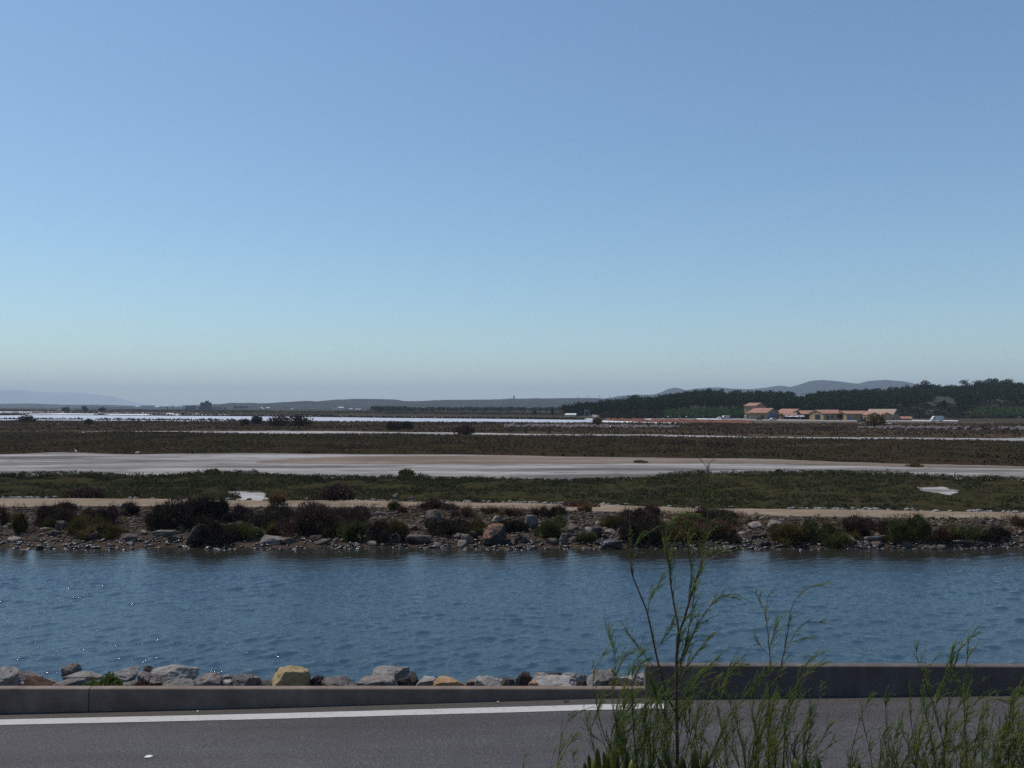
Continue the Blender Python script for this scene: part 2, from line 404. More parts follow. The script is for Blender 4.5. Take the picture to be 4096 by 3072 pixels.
def patch(name, pts, z, m, wob=.2, n=220, sd=0):
    A = np.array([G(x, y, z) for x, y in pts])[:, :2]; A = np.vstack([A, A[:1]])
    d = np.r_[0, np.cumsum(np.linalg.norm(np.diff(A, axis=0), axis=1))]
    t = np.linspace(0, d[-1], n, endpoint=False)
    x = np.interp(t, d, A[:, 0]); y = np.interp(t, d, A[:, 1])
    a = t / d[-1] * 2 * np.pi
    x = x + wob * 2 * fbm(np.cos(a) * 6, np.sin(a) * 6, s=sd); y = y + wob * 2 * fbm(np.cos(a) * 6 + 9, np.sin(a) * 6, s=sd)
    c0 = A[:-1].mean(0); sy = np.ptp(A[:, 1]) / max(np.ptp(A[:, 0]), 1e-6)
    th = np.arctan2((y - c0[1]) / sy, x - c0[0]); rr_ = np.hypot((y - c0[1]) / sy, x - c0[0]); o_ = np.argsort(th); ang = np.linspace(-np.pi, np.pi, n, endpoint=False)
    rr_ = np.interp(ang, th[o_], rr_[o_], period=2 * np.pi); rr_ *= 1 + .16 * fbm(np.cos(ang) * 4 + sd, np.sin(ang) * 4, o=4, s=sd + 60)
    x = c0[0] + rr_ * np.cos(ang); y = c0[1] + rr_ * np.sin(ang) * sy
    V = np.c_[x, y, np.full(n, z)]; c = np.array([c0[0], c0[1], z])
    F = np.array([(i, (i + 1) % n, n) for i in range(n)])
    o = put(name, mesh_np(name, np.vstack([V, c]), F), m); o['kind'] = 'structure'; return o
patch('salt_flat', [(212, 491.2), (236, 491.4), (260, 492), (272, 495), (279, 499.4), (262, 501), (240, 500.5), (226, 494.5)], MARSH + .03, M['salt_patch'], .25, sd=2)
patch('salt_flat', [(903, 487.6), (945, 487.2), (963, 492.6), (944, 495.2), (930, 492), (912, 489.8)], MARSH + .03, M['salt_patch'], .35, sd=3)

# salt pans: shallow white ponds divided by low dark dykes
def pan(name, front, back, m, dz=.02):
    fr = np.array(front); bk = np.array(back)
    px = np.linspace(min(fr[0, 0], bk[0, 0]), max(fr[-1, 0], bk[-1, 0]), 260)
    yf = np.interp(px, fr[:, 0], fr[:, 1]) + .18 * fbm(px * .05, px * 0, s=8); yb_ = np.interp(px, bk[:, 0], bk[:, 1]) + .10 * fbm(px * .07, px * 0 + 3, s=9)
    yb_ = np.minimum(yb_, yf - .02)
    V = np.array([[G(a, b, MARSH + dz) for a, b in zip(px, yy)] for yy in (yf, yb_)])
    return sheet(name, V[..., 0], V[..., 1], V[..., 2], m)
pan('salt_pan', [(-90, 420.6), (0, 420.8), (130, 421), (256, 421.8), (400, 422.4), (512, 422.8), (630, 424), (725, 424.4), (738, 424.2)],
    [(-90, 415.4), (0, 415.4), (60, 414.9), (128, 415.6), (256, 416.3), (400, 418.0), (512, 419.0), (600, 420.1), (690, 421.8), (738, 423.8)], M['salt_lilac'])
pan('salt_pan', [(18, 414.4), (60, 414.2), (128, 414.9), (256, 415.9), (400, 417.6), (512, 418.7), (595, 419.6)],
    [(18, 413.9), (60, 413.3), (128, 413.9), (256, 414.7), (400, 416.5), (512, 417.6), (595, 418.7)], M['salt_white'])
pan('salt_pan', [(-90, 413.0), (0, 413.2), (60, 412.7), (128, 413.4), (256, 414.6), (330, 415.2)],
    [(-90, 411.4), (0, 411.5), (60, 411.9), (128, 412.6), (256, 414.1), (330, 414.9)], M['salt_white'])
pan('salt_pan', [(30, 409.8), (110, 410.1)], [(30, 409.5), (110, 409.8)], M['salt_white'])
pan('salt_pan', [(600, 422.8), (640, 423.0), (733, 424.6)], [(600, 421.4), (640, 421.4), (733, 424.1)], M['salt_white'], .04)
for a, b, y0, y1 in [(852, 861, 423.0, 423.9), (884, 912.7, 423.2, 424.3), (945, 953, 424.0, 424.7), (961, 1010, 424.4, 425.7), (1014, 1060, 424.9, 425.8), (912, 926, 419.8, 420.4), (927, 958, 420.2, 420.9), (640, 652, 418.6, 419.3), (696, 721, 418.5, 419.1)]:
    pan('salt_pan', [(a, y1), (b, y1 + .3)], [(a, y0), (b, y0 + .3)], M['salt_white'], .05)
# bare brown and red earth in front of the sheds
patch('dry_earth', [(745, 419.2), (820, 420.8), (930, 421.5), (1060, 424), (1060, 429), (960, 428), (840, 427), (740, 426)], MARSH + .02, M['brown_dry'], 4, sd=5)
patch('dry_earth', [(-70, 421), (130, 421.5), (300, 422.5), (420, 424), (420, 427), (240, 427.5), (60, 427), (-70, 426)], MARSH + .02, M['brown_dry'], 3, sd=6)
patch('yard_earth', [(655, 417.6), (760, 418.4), (820, 419.4), (940, 420.2), (940, 421.6), (800, 421.0), (640, 418.9)], MARSH + .03, noisy('yard_gravel', [(.16, .14, .125), (.27, .25, .23)], scale=.3, coord='Position'), 2, sd=7)
# red bank: a long low ridge of red soil
px = np.linspace(606, 752, 160)
rows = []
for t, hh in ((0, 0), (.3, .55), (.6, .75), (1, 0)):
    yy = np.interp(px, [606, 640, 700, 752], [420.6, 422.4, 423.3, 424.3]) * (1 - t) + np.interp(px, [606, 640, 700, 752], [418.8, 419.4, 419.9, 421.5]) * t
    pts = np.array([G(a, b, MARSH) for a, b in zip(px, yy)])
    pts[:, 2] = MARSH + hh * (.75 + .9 * fbm(px * .35, px * 0 + t * 3, s=31)) - (.05 if hh == 0 else 0)
    rows.append(pts)
rows = np.array(rows); sheet('red_earth_bank', rows[..., 0], rows[..., 1], rows[..., 2], M['red_earth'])

# ------------------------------------------------------------------ hills
def ridge(name, prof, depth, m, foot_w, back_w, noise_h=.0, nsc=.01, base=MARSH - .3, n=320, rows=16, kind='structure'):
    p = np.array(prof); px = np.linspace(p[0, 0], p[-1, 0], n)
    ytop = np.interp(px, p[:, 0], p[:, 1])
    X = (px - 512) / FPX * depth; top = EYE + (HOR - ytop) / FPX * depth
    t = np.linspace(-1, 1, rows * 2 - 1)
    XX = np.repeat(X[None], len(t), 0); YY = np.where(t < 0, depth + t * foot_w, depth + t * back_w)[:, None].repeat(n, 1)
    s = np.cos(np.clip(np.abs(t), 0, 1) * np.pi / 2) ** 1.2
    ZZ = base + (np.maximum(top, base + .1) - base)[None] * s[:, None]
    ZZ = ZZ + noise_h * fbm(XX * nsc, YY * nsc, o=5, s=13) * np.sin(np.clip(s, 0, 1) * np.pi)[:, None]
    o = sheet(name, XX, YY, ZZ, m, kind=kind); return o
M['scrub_hill'] = noisy('scrub_hillside', [(0.0080, 0.0108, 0.0096), (0.0144, 0.0180, 0.0168), (0.0240, 0.0261, 0.0270)], scale=.012, detail=10, coord='Position', second=(.004, (0.0180, 0.0180, 0.0210), .5))
M['mountain'] = noisy('far_mountain_rock', [(0.0135, 0.0170, 0.0169), (0.0248, 0.0280, 0.0292)], scale=.004, detail=8, coord='Position')
M['pale_mountain'] = noisy('haze_paled_mountain', [(.34, .34, .33), (.42, .42, .40)], scale=.002, coord='Position')  # rock colour lightened to imitate haze on the farthest range
ridge('far_mountains', [(-140, 392), (-60, 389.5), (0, 389.4), (17, 389.4), (34.7, 391.6), (81, 392.8), (110, 396), (133, 402), (146, 405.4), (170, 405.5), (190, 404), (225, 402.8), (262, 404.4), (300, 406.4)], 12000, M['pale_mountain'], 400, 400, 18, .004)
ridge('far_hills', [(-140, 403.2), (0, 403.8), (29, 403.4), (58, 404.6), (104, 404.7), (128, 405.6), (145, 406.3), (170, 407.0), (200, 407.4)], 3300, M['scrub_hill'], 300, 300, 4, .01)
ridge('far_hills', [(240, 407.4), (262, 406.8), (272.8, 406.1), (285, 404.4), (296.5, 403.4), (319.7, 402.6), (341.6, 402.9), (353, 401.8), (366, 399), (384, 399.2), (395.6, 399.5), (403.7, 401.2), (418.7, 401.3), (453.4, 400.2), (499.7, 399.8), (512, 398.9), (526, 399), (564, 398.4), (587, 398.6), (604.6, 399.2), (640, 399.8), (700, 401), (800, 404)], 2500, M['scrub_hill'], 1250, 500, 7, .012)
ridge('right_mountains', [(585, 403), (604.6, 398.6), (619, 396), (636.4, 394.5), (645, 394.8), (654.5, 394.3), (663, 391.7), (669, 388.8), (674.7, 387.8), (677, 388.4), (680, 390.6), (686.3, 389.9), (697.9, 388.5), (715, 387.4), (732.6, 388.8), (750, 389.3), (768, 387.4), (778, 385.6), (788.8, 387.4), (799, 385), (810.8, 381), (819, 380), (831.7, 381), (851, 383.6), (860, 383.5), (868.7, 381), (882.6, 379.9), (895, 381), (913.8, 385.6), (940, 390), (1100, 396)], 4300, M['mountain'], 600, 400, 8, .006)

# pine hill
sky_line = np.array([(540, 407.5), (560.6, 406.6), (574, 406), (584, 404.3), (596, 403), (612.7, 400.3), (622, 400), (633, 396.3), (640, 398.3), (648.7, 397), (663, 395.4), (676, 393.5), (692, 391), (708, 389.4), (721, 389.6), (738, 390.4), (768, 390.8), (791, 392), (849, 389.9), (884, 388.9), (907, 386.4), (923, 383.6), (936, 384.4), (952, 386.2), (965, 382), (976, 381.6), (991, 380.4), (1009, 380.6), (1024, 382), (1080, 379), (1200, 378), (1500, 384), (2000, 395)])
FOOT, RIDGE, BACK = 352.0, 560.0, 760.0
def hill(px, t):
    """ground of the pine hill: px = direction, t = 0 foot .. 1 ridge .. 2 back"""
    yt = np.interp(px, sky_line[:, 0], sky_line[:, 1])
    zr = np.maximum(EYE + (HOR - yt) / FPX * RIDGE - 5.0, MARSH)
    d = np.where(t < 1, FOOT + t * (RIDGE - FOOT), RIDGE + (t - 1) * (BACK - RIDGE))
    h = np.where(t < 1, np.clip(t, 0, 1) ** .9, np.clip(2 - t, 0, 1) ** .8)
    x = (px - 512) / FPX * d
    z = MARSH - .1 + (zr - MARSH) * h + .9 * fbm(x * .02, d * .02, s=77) * np.clip(t * 4, 0, 1) * np.clip(zr / 6, 0, 1)
    return x, d, z
PXg, Tg = np.meshgrid(np.concatenate([np.linspace(540, 1100, 200), np.linspace(1110, 2000, 40)]), np.linspace(0, 2, 40))
x, d, z = hill(PXg, Tg)
M['hill_soil'] = noisy('hill_soil', [(.022, .024, .014), (.040, .038, .024), (.085, .072, .052)], scale=.06, detail=9, coord='Position', contrast=(.35, .75))
sheet('pine_hill', x, d, z, M['hill_soil'])

def crown(cx, cy, cz, r, h, n, rr, leaf=.5):
    """leaf clumps through a lumpy crown; returns blades"""
    k = max(3, int(n / 40))
    lob = rr.normal(size=(k, 3)); lob /= np.linalg.norm(lob, axis=1)[:, None]; lob *= rr.uniform(.35, .72, (k, 1)); lob[:, 2] = lob[:, 2] * .8 + .05
    i = rr.integers(0, k, n)
    u = rr.normal(size=(n, 3)); u /= np.linalg.norm(u, axis=1)[:, None]; u *= rr.uniform(.25, 1, (n, 1)) ** .5 * .52
    p = lob[i] + u
    C = np.c_[cx + p[:, 0] * r, cy + p[:, 1] * r, cz + p[:, 2] * h]
    D = u + np.array([0, 0, .35]) + rr.normal(size=(n, 3)) * .25
    return blades(C, D, rr.uniform(.7, 1.4, n) * leaf, rr.uniform(.6, 1.1, n) * leaf * .75, rr)

# the wood itself: trees too many to count, one mass
parts = []
r2 = np.random.default_rng(21)
cnt = 0
for k in range(5900):
    px = r2.uniform(566, 1290); t = r2.uniform(.12, 1.12) ** .8
    if px < 745 and t < .30 + .05 * math.sin(px * .2): continue
    if 880 < px and t < .42 and vnoise(np.array([px * .09]), np.array([t * 9.0]), s=4)[0] > -.25: continue
    if 960 < px and t < .22: continue
    if vnoise(np.array([px * .035]), np.array([t * 3.1]), s=14)[0] > .52: continue
    x, d, z = hill(np.array([px]), np.array([t])); x, d, z = x[0], d[0], z[0]
    hgt = r2.uniform(3.2, 6.4) * (0.75 if px > 880 and t < .9 else 1)
    if t > .9: hgt *= .82
    r = hgt * r2.uniform(.38, .55)
    parts.append(crown(x, d, z + hgt * .52, r, hgt * .55, 72, r2, .75)); cnt += 1
V, F = join(parts)
o = put('pine_wood', mesh_np('pine_wood', V, F), M['pine']); o['kind'] = 'stuff'; o['label'] = 'dark green pine wood covering the low hill behind the sheds'
# low scrub at the foot of the hill
parts = []
for k in range(2600):
    px = r2.uniform(600, 1110); t = r2.uniform(-.06, .34)
    if 664 < px < 748 and t > -.02: continue
    if 968 < px and .02 < t < .18: continue
    if 745 < px < 905 and t < .02: continue
    x, d, z = hill(np.array([px]), np.array([max(t, 0)])); x, d, z = x[0], d[0] + min(t, 0) * 200, z[0]
    hgt = r2.uniform(.7, 2.0); parts.append(crown(x, d, z + hgt * .35, hgt * 1.1, hgt * .6, 26, r2, .5))
V, F = join(parts)
o = put('hillside_scrub', mesh_np('hillside_scrub', V, F), leafy('grey_green_scrub', [(.022, .022, .014), (.040, .038, .024), (.06, .052, .036)], scale=.12, trans=.1)); o['kind'] = 'stuff'; o['label'] = 'grey green scrub along the foot of the pine hill'
# vineyards
def vines(px0, px1, t0, t1, n, sd):
    rr = np.random.default_rng(sd); px = rr.uniform(px0, px1, n); row = np.round(rr.uniform(0, 1, n) * 14) / 14; t = t0 + row * (t1 - t0)
    x, d, z = hill(px, t); z = z + .05
    C = np.c_[x, d + rr.normal(size=n) * .25, z + rr.uniform(0, .7, n)]; D = rr.normal(size=(n, 3)) + np.array([0, 0, .8])
    V, F = blades(C, D, rr.uniform(.4, .8, n), rr.uniform(.3, .5, n), rr)
    o = put('vineyard', mesh_np('vineyard', V, F), M['vine']); o['kind'] = 'stuff'; return o
M['vine'] = leafy('vine_leaves', [(.028, .050, .014), (.045, .080, .02), (.07, .105, .03)], scale=.2, trans=.3)
vines(664, 748, .0, .30, 9000, 3)['label'] = 'green vineyard field at the hill foot left of the ochre sheds'
vines(972, 1090, .03, .19, 7000, 4)['label'] = 'green vineyard field at the hill foot on the right'
# dark tree belt on the plain below the blue hill
parts = []
for k in range(520):
    px = r2.uniform(372, 600) if k > 60 else r2.uniform(372, 402); d = r2.uniform(800, 1050)
    hgt = r2.uniform(1.8, 3.2) * (1.3 if px < 405 else 1)
    parts.append(crown((px - 512) / FPX * d, d, MARSH + hgt * .5, hgt * .7, hgt * .55, 30, r2, 1.4))
V, F = join(parts)
o = put('tree_belt', mesh_np('tree_belt', V, F), M['pine']); o['kind'] = 'stuff'; o['label'] = 'dark belt of trees on the plain below the blue hill'

# pines that stand out against the sky or alone
def pine(px, ytop, wpx, d, base_z, label, sd, shape=1.0, name='pine_tree', cat='tree', group='pines standing out on the hill', trunk_frac=.3):
    rr = np.random.default_rng(sd); X = (px - 512) / FPX * d; top = EYE + (HOR - ytop) / FPX * d; hgt = top - base_z; r = wpx / 2 / FPX * d
    root = empty(name, (X, d, base_z), label, cat, group)
    ch = hgt * (1 - trunk_frac)
    V, F = crown(0, 0, hgt - ch * .5, r * 1.02, ch * .56, 340, rr, max(.32, r * .17))
    put('crown', mesh_np('crown', V, F), M['pine'], root)
    MB().tube([(0, 0, -.2), (.1, 0, hgt * .4), (0, .1, hgt * .8)], [.22, .17, .07], 6).build('trunk', M['trunk'], root)
    for k in range(2):
        a = rr.uniform(0, 6.28)
    return root
for i, (px, yt, wd, lab) in enumerate([
    (633, 395.2, 13, 'tall round pine rising from the lower left shoulder of the hill'),
    (648, 396.4, 10, 'rounded pine just right of the tall pine on the left shoulder of the hill'),
    (664, 394.6, 7, 'small pine on the skyline under the pointed blue peak'),
    (678, 392.9, 12, 'broad pine on the skyline just right of the pointed blue peak'),
    (708.5, 387.9, 7, 'dome shaped pine poking above the flat ridge left of the tower house'),
    (722, 388.6, 6, 'thin pine on the flat ridge right of the dome shaped pine'),
    (890.7, 385.4, 7, 'small round pine on the skyline below the right end of the blue mountains'),
    (907, 384.2, 6, 'lone rounded pine where the blue mountains vanish behind the ridge'),
    (925, 381.0, 13, 'large dark pine standing highest on the ridge above the white van'),
    (952, 384.4, 5, 'short narrow pine alone in a dip of the ridge skyline'),
    (965, 380.2, 10, 'flat topped pine just right of the dip in the ridge skyline'),
    (976.5, 380.0, 9, 'second flat topped pine right of the dip in the ridge skyline'),
    (992, 378.4, 13, 'peaked pine at the highest point of the ridge on the right'),
    (1007.5, 378.8, 10, 'rounded pine on the ridge close to the right edge of the photo')]):
    x, d, z = hill(np.array([px]), np.array([1.0])); pine(px, yt, wd, RIDGE, z[0], lab, 300 + i)
pine(562.5, 405.6, 10.5, 440, MARSH, 'round dark tree left of its twin behind the long white roof', 330, trunk_frac=.12, group='trees on the plain below the hill', name='round_tree')
pine(574.5, 405.3, 9, 440, MARSH, 'round dark tree right of its twin behind the long white roof', 331, trunk_frac=.12, group='trees on the plain below the hill', name='round_tree')
pine(589, 403.2, 14, 450, MARSH, 'broad dark tree at the left tip of the pine wood above the stone ruin', 332, trunk_frac=.12, group='trees on the plain below the hill', name='round_tree')
pine(603.5, 401.0, 10, 455, MARSH, 'dark tree above and just right of the stone ruin', 336, trunk_frac=.12, group='trees on the plain below the hill', name='round_tree')
pine(534, 410.0, 6, 430, MARSH, 'lone bushy tree on the plain left of the cypress', 333, trunk_frac=.1, group='trees on the plain below the hill', name='round_tree')
pine(552.3, 407.9, 2.2, 430, MARSH, 'slim dark cypress standing upright on the plain', 334, trunk_frac=.05, group='trees on the plain below the hill', name='cypress_tree')
pine(964, 405.2, 17, 385, 2.2, 'large dark shady tree at the hill foot right of the white van', 335, trunk_frac=.08, group='trees on the plain below the hill', name='round_tree')
pine(840.3, 414.0, 6.5, 300, MARSH, 'dark bushy tree in front of the ochre shed wall left of the narrow blue door', 337, trunk_frac=.1, group='trees on the plain below the hill', name='round_tree')

# ------------------------------------------------------------------ water
def water():
    m, nt, b = new_mat('canal_water'); L = nt.links
    pos = N(nt, 'ShaderNodeNewGeometry').outputs['Position']
    mp = N(nt, 'ShaderNodeMapping'); mp.inputs['Scale'].default_value = (.7, 1.25, 1); mp.inputs['Rotation'].default_value = (0, 0, R(-12)); L.new(pos, mp.inputs['Vector'])
    n1 = N(nt, 'ShaderNodeTexNoise', i_Scale=7.5, i_Detail=5.0, i_Roughness=.66, i_Distortion=.3); L.new(mp.outputs[0], n1.inputs['Vector'])
    bp = N(nt, 'ShaderNodeBump', i_Strength=.55, i_Distance=.06); L.new(n1.outputs['Fac'], bp.inputs['Height'])
    L.new(bp.outputs['Normal'], b.inputs['Normal'])
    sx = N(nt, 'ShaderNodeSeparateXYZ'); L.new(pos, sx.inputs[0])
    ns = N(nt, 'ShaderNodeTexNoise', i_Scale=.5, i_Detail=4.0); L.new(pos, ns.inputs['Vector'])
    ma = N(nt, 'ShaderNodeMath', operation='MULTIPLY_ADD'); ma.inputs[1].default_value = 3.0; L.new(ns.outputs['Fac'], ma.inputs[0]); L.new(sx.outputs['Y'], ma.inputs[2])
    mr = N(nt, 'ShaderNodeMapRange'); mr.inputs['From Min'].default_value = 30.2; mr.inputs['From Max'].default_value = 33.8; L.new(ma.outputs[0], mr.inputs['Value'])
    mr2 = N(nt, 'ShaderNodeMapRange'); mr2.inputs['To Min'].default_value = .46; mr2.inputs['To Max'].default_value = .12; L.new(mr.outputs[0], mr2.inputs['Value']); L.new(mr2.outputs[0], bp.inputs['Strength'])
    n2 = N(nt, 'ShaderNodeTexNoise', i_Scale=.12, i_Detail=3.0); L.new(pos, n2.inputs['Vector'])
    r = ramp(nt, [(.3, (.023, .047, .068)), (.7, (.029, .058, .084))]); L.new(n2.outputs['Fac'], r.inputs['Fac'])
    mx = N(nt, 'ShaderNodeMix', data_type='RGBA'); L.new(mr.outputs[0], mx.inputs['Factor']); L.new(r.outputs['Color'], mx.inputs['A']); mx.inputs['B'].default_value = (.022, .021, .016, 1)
    L.new(mx.outputs['Result'], b.inputs['Base Color'])
    b.inputs['Roughness'].default_value = .07; b.inputs['IOR'].default_value = 1.33
    b.inputs['Specular IOR Level'].default_value = .5
    return m
M['water'] = water()
xs = np.concatenate([np.linspace(-420, -24.3, 90), np.arange(-24, 24, .06), np.linspace(24.3, 420, 90)])
ys = np.concatenate([np.linspace(14.5, 16.4, 6), np.arange(16.5, 36.5, .07)])
XX, YY = np.meshgrid(xs, ys); ZZ = np.zeros_like(XX)
rw = np.random.default_rng(5)
patchy = .78 + .75 * fbm(XX * .07, YY * .22, o=3, s=51)
for k in range(60):
    lam = .20 * (1.9 / .20) ** rw.uniform(0, 1) ; th = R(90 + rw.normal() * 26 + 10); kx, ky = math.cos(th) / lam * 2 * math.pi, math.sin(th) / lam * 2 * math.pi
    amp = .0040 * lam ** .72 * (1.1 if lam < .7 else .34) * rw.uniform(.5, 1.2)
    ph = rw.uniform(0, 6.28) + 1.3 * fbm(XX * .25, YY * .25, o=2, s=100 + k)
    ZZ += amp * np.sin(kx * XX + ky * YY + ph)
ZZ = (ZZ + .5 * np.abs(ZZ)) * patchy * 1.15
ZZ *= np.clip((430 - np.abs(XX)) / 400, 0, 1) * np.interp(YY, [0, 27, 29.5, 32.2, 40], [1, 1, .75, .28, .22])
sheet('water', XX, YY, ZZ, M['water'])

# ------------------------------------------------------------------ road, near bank, embankment, walls
def road_z(x):
    xp = [-400, -60, -6.58, -3.29, 0, 1.13, 1.71, 3.29, 6.58, 40, 400]; zp = [-1.6 + 2.4, 1.0, 1.554, 1.626, 1.716, 1.748, 1.755, 1.772, 1.811, 2.1, 2.2]
    return np.interp(x, xp, zp)
WALL_Y = 11.40
xs = np.concatenate([np.linspace(-400, -42, 40), np.arange(-41, 41, .4), np.linspace(42, 400, 40)])
ys = np.array([7.0, 7.25, 8, 9, 10, 11, 11.42, 11.6])
XX, YY = np.meshgrid(xs, ys); ZZ = road_z(XX) + 0 * YY
sheet('road', XX, YY, ZZ, M['asphalt'])
# edge line, ends where the tall wall begins
x = np.linspace(-60, (664.5 - 512) / FPX * 11.05, 400)
wob = .004 * fbm(x * 6, x * 0, s=61)
ye = np.array([10.945 + wob, 11.145 + .004 * fbm(x * 6, x * 0 + 4, s=62)])
XX = np.repeat(x[None], 2, 0); sheet('road_marking', XX, ye, road_z(XX) + .005, M['white_paint'])
# bank from the wall down into the canal
xs2 = np.concatenate([np.linspace(-400, -22, 30), np.arange(-21.5, 21.5, .12), np.linspace(22, 400, 30)]); vv = np.linspace(0, 1, 40)
XX = np.repeat(xs2[None], 40, 0); YY = 11.58 + vv[:, None] * 5.9 + 0 * XX
ZZ = np.interp(YY, [11.5, 12.2, 13.2, 15.2, 17.0, 17.6], [1.50, 1.44, 1.16, .48, -.10, -.35]) + .10 * fbm(XX * 1.4, YY * 1.4, o=4, s=71) * np.clip((YY - 11.6) * 2, 0, 1)
M['near_bank'] = noisy('bank_gravel', [(.10, .092, .085), (.19, .178, .168), (.30, .285, .27)], scale=7, detail=10, coord='Position', bump=.8, bscale=25, bdist=.04)
sheet('canal_bank', XX, YY, ZZ, M['near_bank'])
# embankment the plants grow on
ys = np.array([-60, -10, 0, 3, 4.2, 4.9, 5.6, 6.3, 6.8, 7.15]); zs = np.array([3.5, 3.5, 3.45, 3.42, 3.36, 3.24, 2.8, 2.25, 1.8, 0])
XX, YY = np.meshgrid(xs, ys); ZZ = zs[:, None] + .06 * fbm(XX * .9, YY * .9, s=81); ZZ[-1] = road_z(xs) + .004; ZZ[-2] = road_z(xs) + .22
M['embank'] = noisy('embankment_soil', [(.05, .045, .03), (.09, .08, .05), (.16, .135, .10)], scale=3, detail=10, coord='Position', bump=.6, bscale=20, bdist=.05)
sheet('embankment', XX, YY, ZZ, M['embank'])

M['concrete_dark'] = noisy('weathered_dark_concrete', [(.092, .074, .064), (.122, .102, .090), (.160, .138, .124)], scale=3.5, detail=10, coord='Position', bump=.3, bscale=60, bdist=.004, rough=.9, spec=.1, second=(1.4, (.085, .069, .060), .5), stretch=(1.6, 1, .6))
def wall(name, x0, x1, ztop0, ztop1, y0, thick, label, round_r=.03, mt='concrete'):
    n = max(2, int((x1 - x0) / .35) + 1); x = np.linspace(x0, x1, n); zt = np.interp(x, [x0, x1], [ztop0, ztop1])
    secs = []
    r = round_r
    prof = [(-.025, None), (0.0, 0.0)]
    for xi, z1 in zip(x, zt):
        zb = road_z(xi) - .12; h = z1 - zb
        sec = [(y0 - .02, zb), (y0 - .006, zb + h * .5)]
        for a in np.linspace(0, 90, 5): sec.append((y0 + r - r * math.cos(R(a)), z1 - r + r * math.sin(R(a))))
        for a in np.linspace(90, 0, 5): sec.append((y0 + thick - r + r * math.cos(R(a)), z1 - r + r * math.sin(R(a))))
        sec += [(y0 + thick + .01, zb - .3)]
        secs.append([(xi, a, b) for a, b in sec])
    V = np.array(secs); k = V.shape[1]; mb = MB(); fl = [tuple(p) for s_ in V for p in s_]
    F = [(i * k + j, i * k + j + 1, (i + 1) * k + j + 1, (i + 1) * k + j) for i in range(n - 1) for j in range(k - 1)]
    F += [tuple(range(k)), tuple((n - 1) * k + j for j in range(k))[::-1]]
    mb.add(fl, F); o = mb.build(name, M[mt])
    tag(o, label, 'wall'); return o
jx = (89.0 - 512) / FPX * WALL_Y
wall('concrete_wall', -40, jx - .006, 1.868, 1.869, WALL_Y, .13, 'low grey concrete wall section left of the joint beside the road', .022)
wall('concrete_wall', jx + .006, (646 - 512) / FPX * (WALL_Y + .03), 1.869, 1.867, WALL_Y, .13, 'long low grey concrete wall section from the joint to the taller wall', .022)
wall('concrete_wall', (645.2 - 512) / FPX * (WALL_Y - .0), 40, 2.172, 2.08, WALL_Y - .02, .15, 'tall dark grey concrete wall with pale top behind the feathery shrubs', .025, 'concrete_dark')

# ------------------------------------------------------------------ saltmarsh scrub (ground cover nobody could count)
def scrub(name, m, n, xr, front, back, hmin, hmax, blen, bw, per, sd, dens=None, lump=.5, label=None, spread=.5, flat=0.0):
    rr = np.random.default_rng(sd)
    x = rr.uniform(xr[0], xr[1], n); u = rr.uniform(0, 1, n)
    yf = at(front, x) if not callable(front) else front(x); yb_ = at(back, x) if not callable(back) else back(x)
    y = yf + u * (yb_ - yf)
    keep = yb_ > yf
    if dens is not None: keep &= dens(x, y, rr)
    x, y = x[keep], y[keep]; n = len(x)
    hump = .5 + .5 * np.clip(fbm(x * lump, y * lump, o=3, s=sd) * 2.2 + .25, -1, 1)
    h = hmin + (hmax - hmin) * hump * rr.uniform(.7, 1.1, n)
    C = np.repeat(np.c_[x, y, np.full(n, MARSH)], per, 0); hh = np.repeat(h, per)
    k = len(C); q = rr.uniform(0, 1, k) ** .8
    C[:, 2] += hh * q * .85 - .03; rad = hh * spread * (1.15 - q * .75)
    a = rr.uniform(0, 6.28, k); C[:, 0] += np.cos(a) * rad * rr.uniform(.2, 1.2, k); C[:, 1] += np.sin(a) * rad * rr.uniform(.2, 1.2, k)
    D = np.c_[np.cos(a) * .55, np.sin(a) * .55, (.35 + q) * (1 - flat * .8)] + rr.normal(size=(k, 3)) * .3 * (1 - flat * .5)
    V, F = blades(C, D, rr.uniform(.6, 1.3, k) * blen, rr.uniform(.7, 1.3, k) * bw, rr, flat)
    o = put(name, mesh_np(name, V, F), m); o['kind'] = 'stuff'
    if label: o['label'] = label
    return o
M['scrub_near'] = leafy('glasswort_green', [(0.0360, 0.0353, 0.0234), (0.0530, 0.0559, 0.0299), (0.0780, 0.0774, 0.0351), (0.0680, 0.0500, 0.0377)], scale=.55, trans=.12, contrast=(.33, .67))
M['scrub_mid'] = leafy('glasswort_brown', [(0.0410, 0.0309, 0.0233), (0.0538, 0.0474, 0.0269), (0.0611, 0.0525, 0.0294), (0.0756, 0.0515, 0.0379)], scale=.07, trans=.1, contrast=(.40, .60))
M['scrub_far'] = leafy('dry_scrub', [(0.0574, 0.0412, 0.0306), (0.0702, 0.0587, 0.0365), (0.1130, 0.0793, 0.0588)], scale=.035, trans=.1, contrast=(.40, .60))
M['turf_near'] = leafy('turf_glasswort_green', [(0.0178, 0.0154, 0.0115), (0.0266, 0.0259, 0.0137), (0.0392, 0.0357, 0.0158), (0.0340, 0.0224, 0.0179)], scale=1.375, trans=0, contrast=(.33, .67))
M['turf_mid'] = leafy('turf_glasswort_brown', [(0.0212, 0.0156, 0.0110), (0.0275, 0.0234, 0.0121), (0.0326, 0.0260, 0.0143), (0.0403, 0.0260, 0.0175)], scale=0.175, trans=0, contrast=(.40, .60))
M['turf_far'] = leafy('turf_dry_scrub', [(0.0357, 0.0242, 0.0175), (0.0432, 0.0349, 0.0198), (0.0699, 0.0475, 0.0329)], scale=0.088, trans=0, contrast=(.40, .60))
